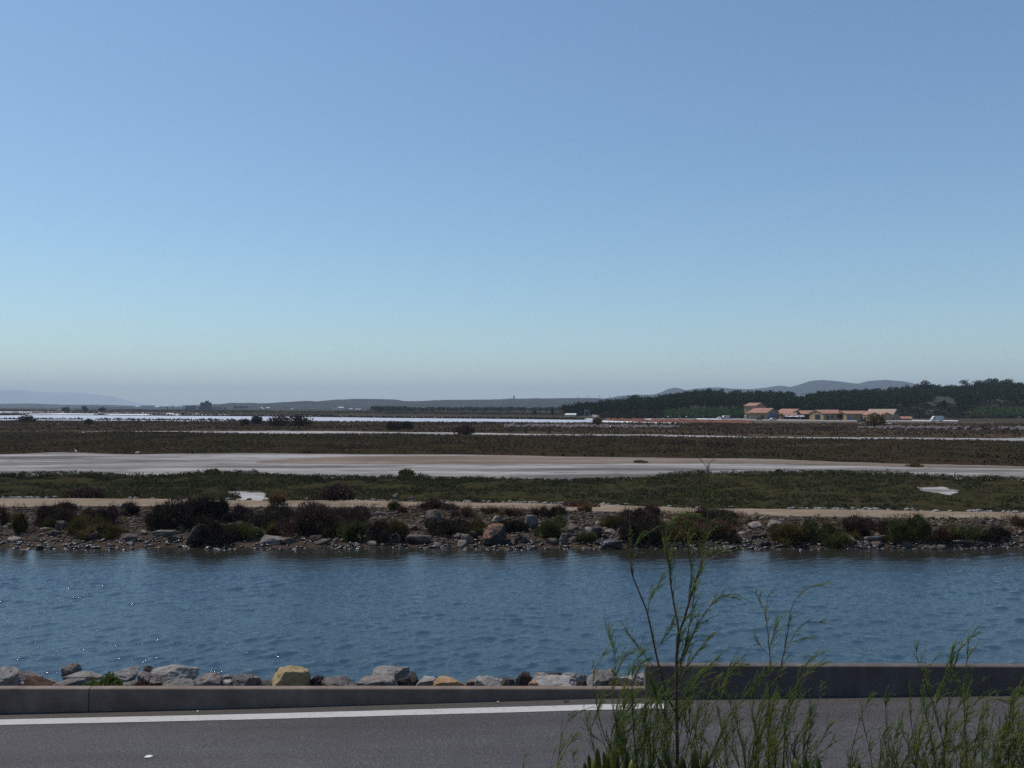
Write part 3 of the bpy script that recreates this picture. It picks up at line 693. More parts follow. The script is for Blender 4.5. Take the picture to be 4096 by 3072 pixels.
def cover(name, m, xr, dx, front, back, ny, h, fq, sd, dens=None, label=None):
    x = np.arange(xr[0], xr[1], dx); v = np.linspace(0, 1, ny)
    yf = at(front, x) if not callable(front) else front(x); yb_ = at(back, x) if not callable(back) else back(x)
    yf = yf + dx * 2.0 * fbm(x * .7, x * 0 + 2, s=sd); yb_ = np.maximum(yb_ + dx * 2.5 * fbm(x * .6, x * 0 + 4, s=sd + 3), yf + .1)
    XX = np.repeat(x[None], ny, 0); YY = yf[None] + v[:, None] * (yb_ - yf)[None]
    n1 = fbm(XX * fq, YY * fq, o=5, s=sd + 7) * .8 + .5 + .35 * fbm(XX * fq * 4, YY * fq * 4, o=3, s=sd + 8)
    e = np.clip(np.minimum(v, 1 - v)[:, None] * (yb_ - yf)[None] / (h * 1.5), 0, 1)
    keep = 1.0
    if dens is not None:
        class _r:                                     # the same cover test as the tufts, without the dice
            @staticmethod
            def uniform(a, b, n): return np.full(n, a + (b - a) * .45)
        keep = dens(XX.ravel(), YY.ravel(), _r).reshape(XX.shape).astype(float)
    ZZ = MARSH - .06 + (h * np.clip(n1, .12, 1.3) * e ** .6 + .06) * keep
    o = sheet(name, XX, YY, ZZ, m, kind='stuff'); o['label'] = label
    return o
PA = np.array([G(x, y)[:2] for x, y in [(212, 491), (236, 490), (260, 491), (280, 495), (285, 502), (262, 503), (238, 502), (222, 496)]])
PB = np.array([G(x, y)[:2] for x, y in [(899, 486.5), (945, 486), (968, 492.6), (950, 498), (926, 497), (906, 493)]])
def inside(poly, x, y):
    r = np.zeros(len(x), bool); n = len(poly)
    for i in range(n):
        x1, y1 = poly[i]; x2, y2 = poly[(i + 1) % n]
        c = ((y1 > y) != (y2 > y)) & (x < (x2 - x1) * (y - y1) / (y2 - y1 + 1e-12) + x1); r ^= c
    return r
def near_dens(x, y, rr):
    jx = x + .55 * fbm(x * 1.1, y * 1.1, o=3, s=201) * 2; jy = y + 1.1 * fbm(x * 1.1, y * 1.1, o=3, s=202) * 2
    return ~inside(PA, jx, jy) & ~inside(PB, jx, jy)
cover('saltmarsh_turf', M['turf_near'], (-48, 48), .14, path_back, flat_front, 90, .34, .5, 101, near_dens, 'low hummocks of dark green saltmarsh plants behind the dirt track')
scrub('saltmarsh_scrub', M['scrub_near'], 17000, (-48, 48), path_back, flat_front, .12, .46, .10, .035, 22, 1, near_dens, .42, 'dense dark green saltmarsh scrub behind the dirt track', flat=.45)
scrub('saltmarsh_scrub', M['scrub_near'], 3000, (-48, 48), lambda x: at(flat_front, x) - 2.2, flat_front, .28, .60, .10, .04, 24, 2, near_dens, .5, 'ragged back edge of the green saltmarsh scrub beside the pale salt flat', .55, flat=.45)
fb = flat_back.copy(); fb[:, 1] += .5
def mid_dens(x, y, rr):
    return (fbm(x * .05, y * .09, o=4, s=33) + .72 > rr.uniform(0, .55, len(x)))
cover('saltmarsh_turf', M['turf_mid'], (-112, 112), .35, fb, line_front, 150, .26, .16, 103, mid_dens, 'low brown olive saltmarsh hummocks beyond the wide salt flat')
scrub('saltmarsh_scrub', M['scrub_mid'], 30000, (-112, 112), fb, line_front, .16, .40, .16, .10, 8, 3, mid_dens, .14, 'brown green saltmarsh scrub between the wide salt flat and the thin pale line', flat=.75)
lb = line_back.copy(); lb[:, 1] += 1
def far_back(x):
    return np.interp(x, [-260, -130, 0, 40, 80, 200], [288, 284, 255, 246, 238, 238])
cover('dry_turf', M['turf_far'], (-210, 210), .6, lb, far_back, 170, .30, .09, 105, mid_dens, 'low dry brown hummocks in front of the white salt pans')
scrub('dry_scrub', M['scrub_far'], 24000, (-210, 210), lb, far_back, .18, .50, .28, .2, 8, 4, mid_dens, .08, 'dry brown scrub between the thin pale line and the white salt pans', flat=.75)
# dykes between the pans and the low growth on the plain
def dyke(pts, w, h, sd, per=6, n=900):
    rr = np.random.default_rng(sd); p = np.array([G(a, b)[:2] for a, b in pts]); d = np.r_[0, np.cumsum(np.linalg.norm(np.diff(p, axis=0), axis=1))]
    t = rr.uniform(0, d[-1], n); x = np.interp(t, d, p[:, 0]); y = np.interp(t, d, p[:, 1]) + rr.normal(size=n) * w
    gap = fbm(x * .02, x * 0 + sd, s=sd) > -.32; x, y = x[gap], y[gap]; n = len(x)
    k = n * per; C = np.repeat(np.c_[x, y, np.full(n, MARSH)], per, 0); C[:, 2] += rr.uniform(0, h, k); C[:, :2] += rr.normal(size=(k, 2)) * 1.2
    return blades(C, rr.normal(size=(k, 3)) + [0, 0, .5], rr.uniform(.3, .8, k), rr.uniform(.25, .6, k), rr)
parts = [dyke([(-90, 413.4), (60, 412.9), (128, 413.7), (256, 414.8), (330, 415.4)], 1.2, .25, 1, n=1200), dyke([(20, 414.9), (128, 415.3), (256, 416.2), (400, 417.9), (512, 418.9), (600, 419.9)], 1.0, .3, 2, n=1900),
         dyke([(-90, 419.0), (0, 419.2), (128, 419.9), (256, 420.7)], .6, .1, 3, n=300), dyke([(-90, 415.0), (-40, 414.8), (20, 414.9)], 2.0, .4, 5, n=500)]
for k in range(5):
    y0 = 408.9 + k * .55
    parts.append(dyke([(-100, y0), (128, y0 + .8), (256, y0 + 1.6), (400, y0 + 2.7), (560, y0 + 4.2), (640, y0 + 5)], 14, .5, 10 + k, n=1300))
V, F = join(parts); o = put('dyke_scrub', mesh_np('dyke_scrub', V, F), M['scrub_far']); o['kind'] = 'stuff'; o['label'] = 'dark low growth along the dykes between the white salt pans'
# strip of rough grey stones on the marsh

# ------------------------------------------------------------------ rocks
_ico = {}
def ico(n):
    if n not in _ico:
        bm = bmesh.new(); bmesh.ops.create_icosphere(bm, subdivisions=n, radius=1)
        _ico[n] = (np.array([v.co[:] for v in bm.verts]), np.array([[v.index for v in f.verts] for f in bm.faces])); bm.free()
    return _ico[n]
def rock_geo(seed, sub=3, rough=.06, cuts=12, blocky=0.0):
    rr = np.random.default_rng(seed); V, F = ico(sub); V = V.copy()
    if blocky: V = V / (np.abs(V).max(1)[:, None] ** blocky)
    for k in range(cuts):
        nrm = rr.normal(size=3); nrm /= np.linalg.norm(nrm); dd = rr.uniform(.48, .86)
        s = V @ nrm - dd; V -= np.where(s > 0, s, 0)[:, None] * nrm * .93
    L = np.linalg.norm(V, axis=1)[:, None]
    o = seed * 3.7
    nz = fbm(V[:, 0] * 2.2 + o, V[:, 1] * 2.2, V[:, 2] * 2.2, o=3, s=seed) * rough * 1.6 + fbm(V[:, 0] * 7 + o, V[:, 1] * 7, V[:, 2] * 7, o=3, s=seed + 5) * rough * .8
    rd = 1 - np.abs(fbm(V[:, 0] * 4 + o, V[:, 1] * 4, V[:, 2] * 5, o=3, s=seed + 9)) * 2
    V = V + V / L * (nz + np.clip(rd, 0, 1)[:] ** 4 * -rough * .5)[:, None]
    lo, hi = V.min(0), V.max(0)
    return (V - (lo + hi) / 2) / (hi - lo) * 2, F
def stone_mat(name, cols, scale, crack=.4, rough=.9):
    m, nt, b = new_mat(name); L = nt.links
    oi = N(nt, 'ShaderNodeObjectInfo'); pos = N(nt, 'ShaderNodeNewGeometry').outputs['Position']
    ad = N(nt, 'ShaderNodeVectorMath', operation='ADD'); L.new(pos, ad.inputs[0]); L.new(oi.outputs['Location'], ad.inputs[1])
    n1 = N(nt, 'ShaderNodeTexNoise', i_Scale=scale, i_Detail=10.0, i_Roughness=.68, i_Distortion=.8); L.new(ad.outputs[0], n1.inputs['Vector'])
    rp = ramp(nt, [(.3 + .4 * i / (len(cols) - 1), c) for i, c in enumerate(cols)]); L.new(n1.outputs['Fac'], rp.inputs['Fac'])
    hs = N(nt, 'ShaderNodeHueSaturation'); mr = N(nt, 'ShaderNodeMapRange'); mr.inputs['To Min'].default_value = .72; mr.inputs['To Max'].default_value = 1.2
    L.new(oi.outputs['Random'], mr.inputs['Value']); L.new(mr.outputs[0], hs.inputs['Value']); L.new(rp.outputs['Color'], hs.inputs['Color'])
    L.new(hs.outputs['Color'], b.inputs['Base Color']); b.inputs['Roughness'].default_value = rough; b.inputs['Specular IOR Level'].default_value = .08 if rough > .5 else .6
    n3 = N(nt, 'ShaderNodeTexNoise', i_Scale=scale * 5, i_Detail=9.0, i_Roughness=.7); L.new(ad.outputs[0], n3.inputs['Vector'])
    bp = N(nt, 'ShaderNodeBump', i_Strength=crack, i_Distance=.25 / scale); L.new(n3.outputs['Fac'], bp.inputs['Height']); L.new(bp.outputs['Normal'], b.inputs['Normal'])
    return m
S = {
    'grey': stone_mat('grey_stone', [(0.0969, 0.0874, 0.0778), (0.2166, 0.1971, 0.1771), (0.3306, 0.3046, 0.2765)], 7, .8),
    'pale': stone_mat('pale_stone', [(.14, .128, .118), (.275, .255, .238), (.385, .362, .342)], 7, .8),
    'mauve': stone_mat('mauve_grey_stone', [(0.0741, 0.0605, 0.0551), (0.1710, 0.1456, 0.1328), (0.2736, 0.2408, 0.2214)], 7, .8),
    'palefar': stone_mat('weathered_grey_stone', [(0.106, 0.090, 0.078), (0.200, 0.174, 0.152), (0.325, 0.286, 0.253)], 4),
    'greyfar': stone_mat('dull_grey_stone', [(0.054, 0.043, 0.036), (0.106, 0.085, 0.072), (0.186, 0.155, 0.134)], 4),
    'yellow': stone_mat('yellow_stone', [(.22, .155, .075), (.36, .27, .145), (.43, .345, .21)], 5),
    'orange': stone_mat('orange_tan_stone', [(.17, .10, .055), (.30, .19, .11), (.34, .27, .20)], 5),
    'rust': stone_mat('rust_brown_stone', [(.030, .019, .014), (.060, .035, .025), (.12, .066, .042)], 5),
    'brown': stone_mat('brown_stone', [(.040, .031, .026), (.085, .066, .054), (.16, .128, .105)], 4),
    'dark': stone_mat('dark_stone', [(.025, .020, .018), (.05, .041, .037), (.085, .072, .066)], 4),
    'wet': stone_mat('wet_stone', [(.020, .016, .013), (.038, .030, .025), (.064, .052, .044)], 4, .5, .25),
}
for k_ in ('grey', 'pale', 'brown', 'rust', 'mauve'):
    pass

def boulder(px0, px1, y0, y1, d, mat, label, seed, depth=None, sub=4, rough=.06, cuts=12, blocky=.3, group='rocks behind the roadside wall', tilt=0, name='rock', sink=0.0):
    w = (px1 - px0) / FPX * d; h = (y1 - y0) / FPX * d; c = P((px0 + px1) / 2, (y0 + y1) / 2, d)
    V, F = rock_geo(seed, sub, rough, cuts, blocky)
    dp = depth or min(w, h * 1.8) * .9
    V = V * np.array([w / 2, dp / 2, h / 2])
    o = put(name, mesh_np(name, V, F), S[mat], loc=(c[0], c[1] + dp * .15, c[2]))
    return tag(o, label, 'rock', group)

NB = 688.0
near_rocks = [
    (-14, 18.5, 668.6, 694, 12.5, 'pale', 'big pale grey rock cut off by the left edge of the photo'),
    (12, 38, 672.4, 690, 12.75, 'mauve', 'peaked dark mauve rock second from the left edge behind the wall'),
    (20, 51, 680, 694, 12.2, 'rust', 'low rust brown rock lying along the wall near the left edge'),
    (61.5, 80, 664.2, 688, 13.2, 'mauve', 'upright pitted grey rock standing tallest near the left end'),
    (63, 100, 673.6, 684, 12.9, 'grey', 'flat grey slab just right of the upright pitted rock'),
    (50, 84, 681, 695, 12.25, 'mauve', 'low mauve grey rock under the flat slab left of the green weeds'),
    (108, 135, 670, 694, 12.7, 'pale', 'pale lichen spotted rock right of the green weeds'),
    (141, 153, 665.8, 680, 13.4, 'dark', 'small dark pointed rock sticking up behind the pale spotted rock'),
    (150, 193, 667.8, 690, 12.9, 'grey', 'large rounded pitted grey rock with a dark shaded right side'),
    (133, 163, 673, 694, 12.4, 'mauve', 'grey rock with reddish weeds left of the large rounded pitted rock'),
    (162, 194, 681, 694, 12.2, 'grey', 'low row of grey rubble rock at the foot of the large rounded rock'),
    (193.5, 222, 675, 694, 12.45, 'mauve', 'mauve rock with a dark hollow right of the large rounded rock'),
    (221, 232, 675.6, 688, 12.8, 'grey', 'small upright grey rock between two mauve rocks left of the yellow one'),
    (230, 258, 673.9, 694, 12.5, 'mauve', 'sloping mauve grey rock nearest left of the yellow rock'),
    (271, 308, 667.3, 696, 12.35, 'yellow', 'big blocky yellow ochre rock on the wall line'),
    (311.5, 325.5, 676, 692, 12.5, 'dark', 'small dark grey lump right of the yellow rock'),
    (320, 360, 679.6, 696, 12.3, 'mauve', 'long low mauve rock right of the small dark lump'),
    (355.5, 397, 677, 696, 12.25, 'mauve', 'long mauve rock with a dark red underside below the grey wedge rock'),
    (373, 408, 668.5, 684, 12.9, 'grey', 'tilted grey wedge shaped rock lying on top of the mauve rocks'),
    (407, 419.5, 673.2, 690, 12.8, 'dark', 'dark square rock right of the tilted grey wedge rock'),
    (397, 412.5, 678.2, 692, 12.3, 'dark', 'small black rock tucked under the grey wedge rock'),
    (417, 435.5, 677.8, 694, 12.4, 'pale', 'pale cracked grey rock right of the dark square rock'),
    (434, 475, 679, 696, 12.35, 'orange', 'long low tan rock with an orange right end'),
    (475, 505, 678.2, 696, 12.35, 'pale', 'whitish layered rock right of the tan rock'),
    (501, 514, 678.6, 694, 12.4, 'brown', 'small brown and grey rock right of the whitish layered rock'),
    (515.5, 531.5, 673.2, 696, 12.4, 'brown', 'brown pointed rock standing on the wall line'),
    (529, 538, 681, 694, 12.2, 'orange', 'small orange rock touching the brown pointed rock'),
    (533, 551, 673.4, 688, 13.0, 'grey', 'flat grey rock in the back row right of the brown pointed rock'),
    (548, 562, 673.8, 684, 12.8, 'dark', 'small dark knobbly rock on top of the long pale slab'),
    (533, 581, 679, 696, 12.3, 'pale', 'long pale slab with a dark underside beneath the knobbly rock'),
    (560, 588, 673.2, 690, 12.9, 'pale', 'pale sloping slab behind the large cracked grey rock'),
    (577, 586, 680.5, 694, 12.2, 'dark', 'small dark rock left of the large cracked grey rock'),
    (583, 617, 674, 698, 12.3, 'grey', 'large cracked grey rock partly behind thin shrub stems'),
    (592, 606, 669.8, 682, 13.2, 'orange', 'rust orange rock lying on top behind the large cracked grey rock'),
    (603.5, 617, 670.4, 686, 13.1, 'orange', 'squarish tan rock beside the rust orange rock on top'),
    (600, 637, 679.5, 698, 12.25, 'dark', 'dark grey flat faced rock behind the shrub stems'),
    (616, 640, 677.5, 692, 12.9, 'pale', 'low pale rock behind the dark flat faced rock'),
    (634, 652, 673.5, 698, 12.4, 'pale', 'pale jumbled rock just left of the tall wall end'),
    (652, 690, 674.5, 698, 12.9, 'grey', 'grey rock hidden behind the tall wall'),
]
for i, (a, b, c, e, dd, mt, lab) in enumerate(near_rocks):
    if 'hidden' in lab: continue
    boulder(a - 1, b + 1, c - .5, e, dd, mt, lab, 500 + i, sub=5, rough=.10, cuts=9 if mt != 'yellow' else 7, blocky=.45)
rr = np.random.default_rng(321); fill_cols = ['pale', 'grey', 'mauve', 'grey', 'pale', 'dark']
fills = [(20, 'pale', 'between the big pale rock and the rust brown rock'), (46, 'grey', 'under the upright pitted rock'), (104, 'mauve', 'right behind the green weeds'), (128, 'grey', 'below the pale lichen spotted rock'), (178, 'pale', 'under the large rounded pitted rock'), (205, 'grey', 'below the mauve rock with a dark hollow'), (228, 'pale', 'between the two mauve rocks left of the yellow one'), (250, 'grey', 'low beside the sloping mauve rock'), (264, 'mauve', 'touching the left side of the yellow rock'), (314, 'pale', 'low right of the yellow rock'), (338, 'grey', 'behind the long low mauve rock'), (412, 'mauve', 'between the black rock and the cracked pale rock'), (428, 'grey', 'below the pale cracked rock'), (474, 'mauve', 'between the tan rock and the whitish layered rock'), (508, 'pale', 'left of the brown pointed rock'), (524, 'grey', 'below the brown pointed rock'), (545, 'mauve', 'in front of the long pale slab'), (574, 'pale', 'between the long pale slab and the large cracked rock'), (622, 'grey', 'below the dark flat faced rock'), (642, 'mauve', 'at the foot of the tall wall end')]
for i, (px, mt, lab) in enumerate(fills):
    w_ = rr.uniform(14, 26); boulder(px - w_ / 2, px + w_ / 2, 680.5 + rr.uniform(-1.5, 1.5), 693, 12.5 + rr.uniform(-.2, .5), mt, 'low grey rock ' + lab, 800 + i, sub=4, rough=.10, cuts=9, blocky=.4)
# gravel and cobbles between the big rocks: uncountable
parts = []
rr = np.random.default_rng(88)
for k in range(1500):
    x = rr.uniform(-9.5, 9.5); y = rr.uniform(11.75, 16.8); s_ = rr.uniform(.03, .11) * (1 if y < 14 else 1.6)
    z = np.interp(y, [11.5, 12.2, 13.2, 15.2, 17.0], [1.50, 1.44, 1.16, .48, -.10]) + .02
    V, F = rock_geo(900 + k % 24, 2, .05, 9); parts.append((V * np.array([s_, s_ * .9, s_ * .6]) * rr.uniform(.7, 1.2, 3) + np.array([x, y, z]), F))
V, F = join(parts); o = put('cobbles', mesh_np('cobbles', V, F), S['mauve']); o['kind'] = 'stuff'; o['label'] = 'grey cobbles filling the gaps between the rocks behind the low wall'

# weeds among the near rocks
def weed(px0, px1, y0, y1, d, label, seed, mat, n=700, bl=.05, name='stonecrop_plant', grp='weeds among the rocks behind the wall'):
    rr = np.random.default_rng(seed); c = P((px0 + px1) / 2, y1, d); wd = (px1 - px0) / FPX * d / 2; h = (y1 - y0) / FPX * d
    a = rr.uniform(-1, 1, n); q = rr.uniform(0, 1, n); env = (1 - a * a) ** .5
    C = np.c_[a * wd, rr.normal(size=n) * wd * .35, q * h * env * (.55 + .6 * np.abs(fbm(a * 3, q * 0, s=seed)))]
    D = np.c_[a * .6, rr.normal(size=n) * .4, .6 + 0 * q] + rr.normal(size=(n, 3)) * .4
    V, F = blades(C, D, rr.uniform(.6, 1.3, n) * bl, bl * .42, rr)
    o = put(name, mesh_np(name, V, F), mat, loc=c); return tag(o, label, 'plant', grp)
M['weed_green'] = leafy('stonecrop_leaf', [(.05, .085, .02), (.10, .14, .03), (.16, .16, .05)], scale=18, trans=.3)
M['weed_red'] = leafy('dry_red_weed', [(.06, .035, .03), (.12, .07, .055)], scale=18, trans=.2)
weed(98, 119, 671, 690, 12.3, 'bright green weed clump growing over the wall between pale rocks', 41, M['weed_green'], 900)
weed(84, 101, 679, 691, 12.2, 'yellowish low weed clump left of the bright green weeds', 42, M['weed_green'], 500)
weed(136, 149, 677.5, 691, 12.2, 'dry reddish weed tuft between the grey rocks at left', 43, M['weed_red'], 400)

# ------------------------------------------------------------------ far bank: bushes
def bank_pt(px, py):
    d = np.linspace(33.2, 47, 700); x = (px - 512) / FPX * d; z = EYE - (py - HOR) / FPX * d
    g = np.where(d < np.interp(x, path_front[:, 0], path_front[:, 1]), bank_z(x, d), PATH_Z)
    i = np.argmax(z < g); i = i if i else 699
    return x[i], d[i], g[i]
BM = {
    'purple': leafy('purple_brown_scrub', [(0.0483, 0.0292, 0.0260), (0.0914, 0.0572, 0.0460), (0.1386, 0.0864, 0.0640)], scale=1.6, trans=.1),
    'dark': leafy('dark_scrub', [(0.030, 0.023, 0.018), (0.055, 0.042, 0.033), (0.087, 0.065, 0.049)], scale=1.6, trans=.1),
    'olive': leafy('olive_scrub', [(0.052, 0.041, 0.015), (0.098, 0.075, 0.022), (0.152, 0.110, 0.029)], scale=1.6, trans=.2),
    'green': leafy('green_scrub', [(0.044, 0.044, 0.018), (0.082, 0.086, 0.025), (0.122, 0.124, 0.032)], scale=1.6, trans=.2),
    'red': leafy('reddish_dry_scrub', [(0.0792, 0.0420, 0.0300), (0.1368, 0.0760, 0.0510), (0.2061, 0.1210, 0.0790)], scale=1.6, trans=.1),
    'tan': leafy('tan_dry_grass', [(0.105, 0.062, 0.026), (0.193, 0.116, 0.051), (0.263, 0.171, 0.087)], scale=1.6, trans=.2),
}
bushes = [
    (35, 68, 501, 526, 'purple', 'dark purple brown bush near the left edge below the track'),
    (68, 101, 511, 536, 'olive', 'rounded olive bush right of the dark purple one near the left edge'),
    (88, 115, 499.5, 526, 'purple', 'faded purple bush reaching the track behind the rounded olive bush'),
    (-6, 12, 505, 526, 'red', 'reddish dry bush cut by the left edge of the photo'),
    (11, 24, 508, 534, 'olive', 'narrow olive bush close to the left edge'),
    (79, 94, 526, 541, 'tan', 'tan grass tussock at the foot of the rounded olive bush'),
    (101, 123, 527, 539, 'olive', 'low olive bush on the stones right of the tan tussock'),
    (44, 55, 519, 528, 'green', 'tiny green bush under the dark purple bush at left'),
    (58, 74, 500.5, 512, 'purple', 'small purple bush on the track edge above the rounded olive bush'),
    (121, 138, 502.5, 516, 'dark', 'small dark bush beside the tilted plank shaped rock'),
    (152, 196, 497.5, 529, 'dark', 'wide black bush left half of the big dark clump'),
    (184, 212, 491, 522, 'dark', 'tall lobed black bush at the centre of the big dark clump'),
    (207, 231.5, 489.8, 522, 'dark', 'tallest black bush rising in front of the pale salt patch'),
    (226, 249, 503.5, 522, 'purple', 'dark purple bush at the right end of the big dark clump'),
    (197, 230, 514, 545, 'dark', 'dark bush hanging to the waterline right of the orange topped boulder'),
    (226, 258, 520, 540, 'green', 'spreading green bush below the big dark clump'),
    (260, 276, 522, 536, 'olive', 'small yellow green bush between the two big dark clumps'),
    (250, 300, 502, 530, 'dark', 'broad dark bush left half of the second dark clump'),
    (285, 334, 498.5, 537, 'purple', 'huge dark bush in the middle of the second dark clump'),
    (322, 364, 503, 531, 'purple', 'sloping dark purple bush at the right end of the second dark clump'),
    (269, 288, 493.5, 504, 'tan', 'straw coloured grass tuft beside the pale salt patch'),
    (320, 340, 518.5, 538, 'olive', 'ochre olive bush beneath the second dark clump'),
    (337, 367, 517.5, 541, 'green', 'bright round green bush beneath the second dark clump'),
    (367, 389, 518, 543, 'purple', 'brown bush right of the bright round green bush'),
    (383, 405, 518.5, 541, 'olive', 'ochre bush left of the grey striped boulder'),
    (388.5, 399, 500, 511, 'green', 'small spiky green bush standing on the track'),
    (398, 406, 506, 514, 'red', 'small reddish bush just below the spiky green bush on the track'),
    (422, 454, 499.5, 510, 'purple', 'wide low brown bush crossing the track at the centre'),
    (427, 464, 516.5, 537, 'dark', 'dark bush below the rounded grey boulder'),
    (454, 472, 506.5, 518, 'red', 'reddish dry bush on the stones right of the centre boulder'),
    (484, 500, 508, 513.5, 'red', 'low strip of reddish dry growth along the track edge'),
    (502, 520, 508, 516, 'red', 'second low strip of reddish dry growth along the track edge'),
    (463, 487, 517, 534, 'olive', 'dull olive bush left of the red brown boulder'),
    (500, 525, 513, 533, 'dark', 'dark bush between the red brown boulder and the whitish boulder'),
    (534, 551, 503.5, 518, 'purple', 'dark purple bush above the whitish boulder by the track'),
    (547, 564, 506, 517, 'purple', 'second dark purple bush behind the tall green bush by the track'),
    (537, 564, 513.5, 539, 'green', 'tall rounded green bush right of the whitish boulder'),
    (577, 594, 530, 543, 'green', 'low green bush above the half sunk dark boulder'),
    (580, 590, 504.5, 512, 'tan', 'sparse brown tussock on the track'),
    (604, 625, 516, 530, 'olive', 'olive bush on the stones left of the tall feathery shrub stem'),
    (618, 648, 505.5, 526, 'purple', 'dark purple bush on the track behind the tall feathery stem'),
    (646, 667, 505.5, 516, 'purple', 'low dark purple bush with a stone beside it on the track edge'),
    (626, 666, 513, 544, 'dark', 'large black bush mass behind the feathery shrub'),
    (660, 699, 515, 543, 'olive', 'brown olive bush mass behind the feathery shrub tips'),
    (694, 733, 506.5, 524, 'purple', 'dark purple bush on the track right of the tallest feathery stem'),
    (694, 733, 517, 541, 'red', 'red brown bush under the dark purple one right of the tallest stem'),
    (772, 809, 522, 545, 'olive', 'yellow olive rounded bush near the water right of centre'),
    (808, 846, 516.5, 545.5, 'green', 'tall dark green bush beside the yellow olive one'),
    (850, 860, 533, 541, 'olive', 'tiny olive bush left of the long flat slab'),
    (852, 893, 513, 537, 'purple', 'big purple brown bush above the long flat slab'),
    (890, 917, 517.5, 543, 'green', 'olive green bush right of the long flat slab'),
    (910, 934, 512, 542, 'green', 'tallest green topped bush on the right bank'),
    (930, 951, 524, 545, 'red', 'brown bush at the right foot of the tallest green topped bush'),
    (947, 981, 521, 541, 'green', 'fresh green bush on the right bank near the water'),
    (979, 1007, 522, 541, 'dark', 'dark bush right of the fresh green bush'),
    (1013, 1030, 513.5, 529, 'red', 'reddish bush cut by the right edge of the photo'),
]
BUSH = []
for i, (a, b, y0, y1, kd, lab) in enumerate(bushes):
    x, d, z = bank_pt((a + b) / 2, y1)
    rr = np.random.default_rng(700 + i)
    W_ = (b - a) / FPX * d / 2 * 1.22; H_ = (y1 - y0) / FPX * d * .95
    root = empty('shrub', (x, d + W_ * .3, z - .05), lab, 'shrub', 'shrubs on the stony far bank')
    n = int(np.clip(7500 * W_ * H_ ** .7, 1400, 9000)); k = max(6, int(W_ * 14))
    lob = np.c_[rr.uniform(-.8, .8, k), rr.uniform(-.55, .55, k), rr.uniform(.10, .78, k)]
    lob[:, 2] *= (1 - .45 * lob[:, 0] ** 2) * rr.uniform(.75, 1.05, k)
    j = rr.integers(0, k, n); u = rr.normal(size=(n, 3)); u /= np.linalg.norm(u, axis=1)[:, None]; rad = rr.uniform(.3, 1, (n, 1)) ** .45
    sz = np.array([.36, .36, .29]) * rr.uniform(.7, 1.1, (k, 1))[j]
    p = lob[j] + u * rad * sz
    C = np.c_[p[:, 0] * W_, p[:, 1] * W_ * .85, np.maximum(p[:, 2] * H_, 0)]
    D = u * .8 + np.array([0, 0, .75]) + rr.normal(size=(n, 3)) * .35
    V, F = blades(C, D, rr.uniform(.05, .12, n), rr.uniform(.016, .036, n), rr)
    # a few longer wisps break the outline
    q = rr.integers(0, n, n // 5)
    V2, F2 = blades(C[q], D[q] + np.array([0, 0, .5]), rr.uniform(.14, .38, len(q)), .010, rr)
    V, F = join([(V, F), (V2, F2)])
    put('foliage', mesh_np('foliage', V, F), BM[kd], root)
    st = MB()
    for q in range(5):
        aa = rr.uniform(0, 6.28); e = (math.cos(aa) * W_ * .5, math.sin(aa) * W_ * .35, H_ * .5)
        st.tube([(0, 0, -.05), (e[0] * .4, e[1] * .4, e[2] * .5), e], [.022, .016, .008], 4)
    st.build('branches', M['bark'], root)
    BUSH.append((x, d, W_, H_, (a + b) / 2, lab))

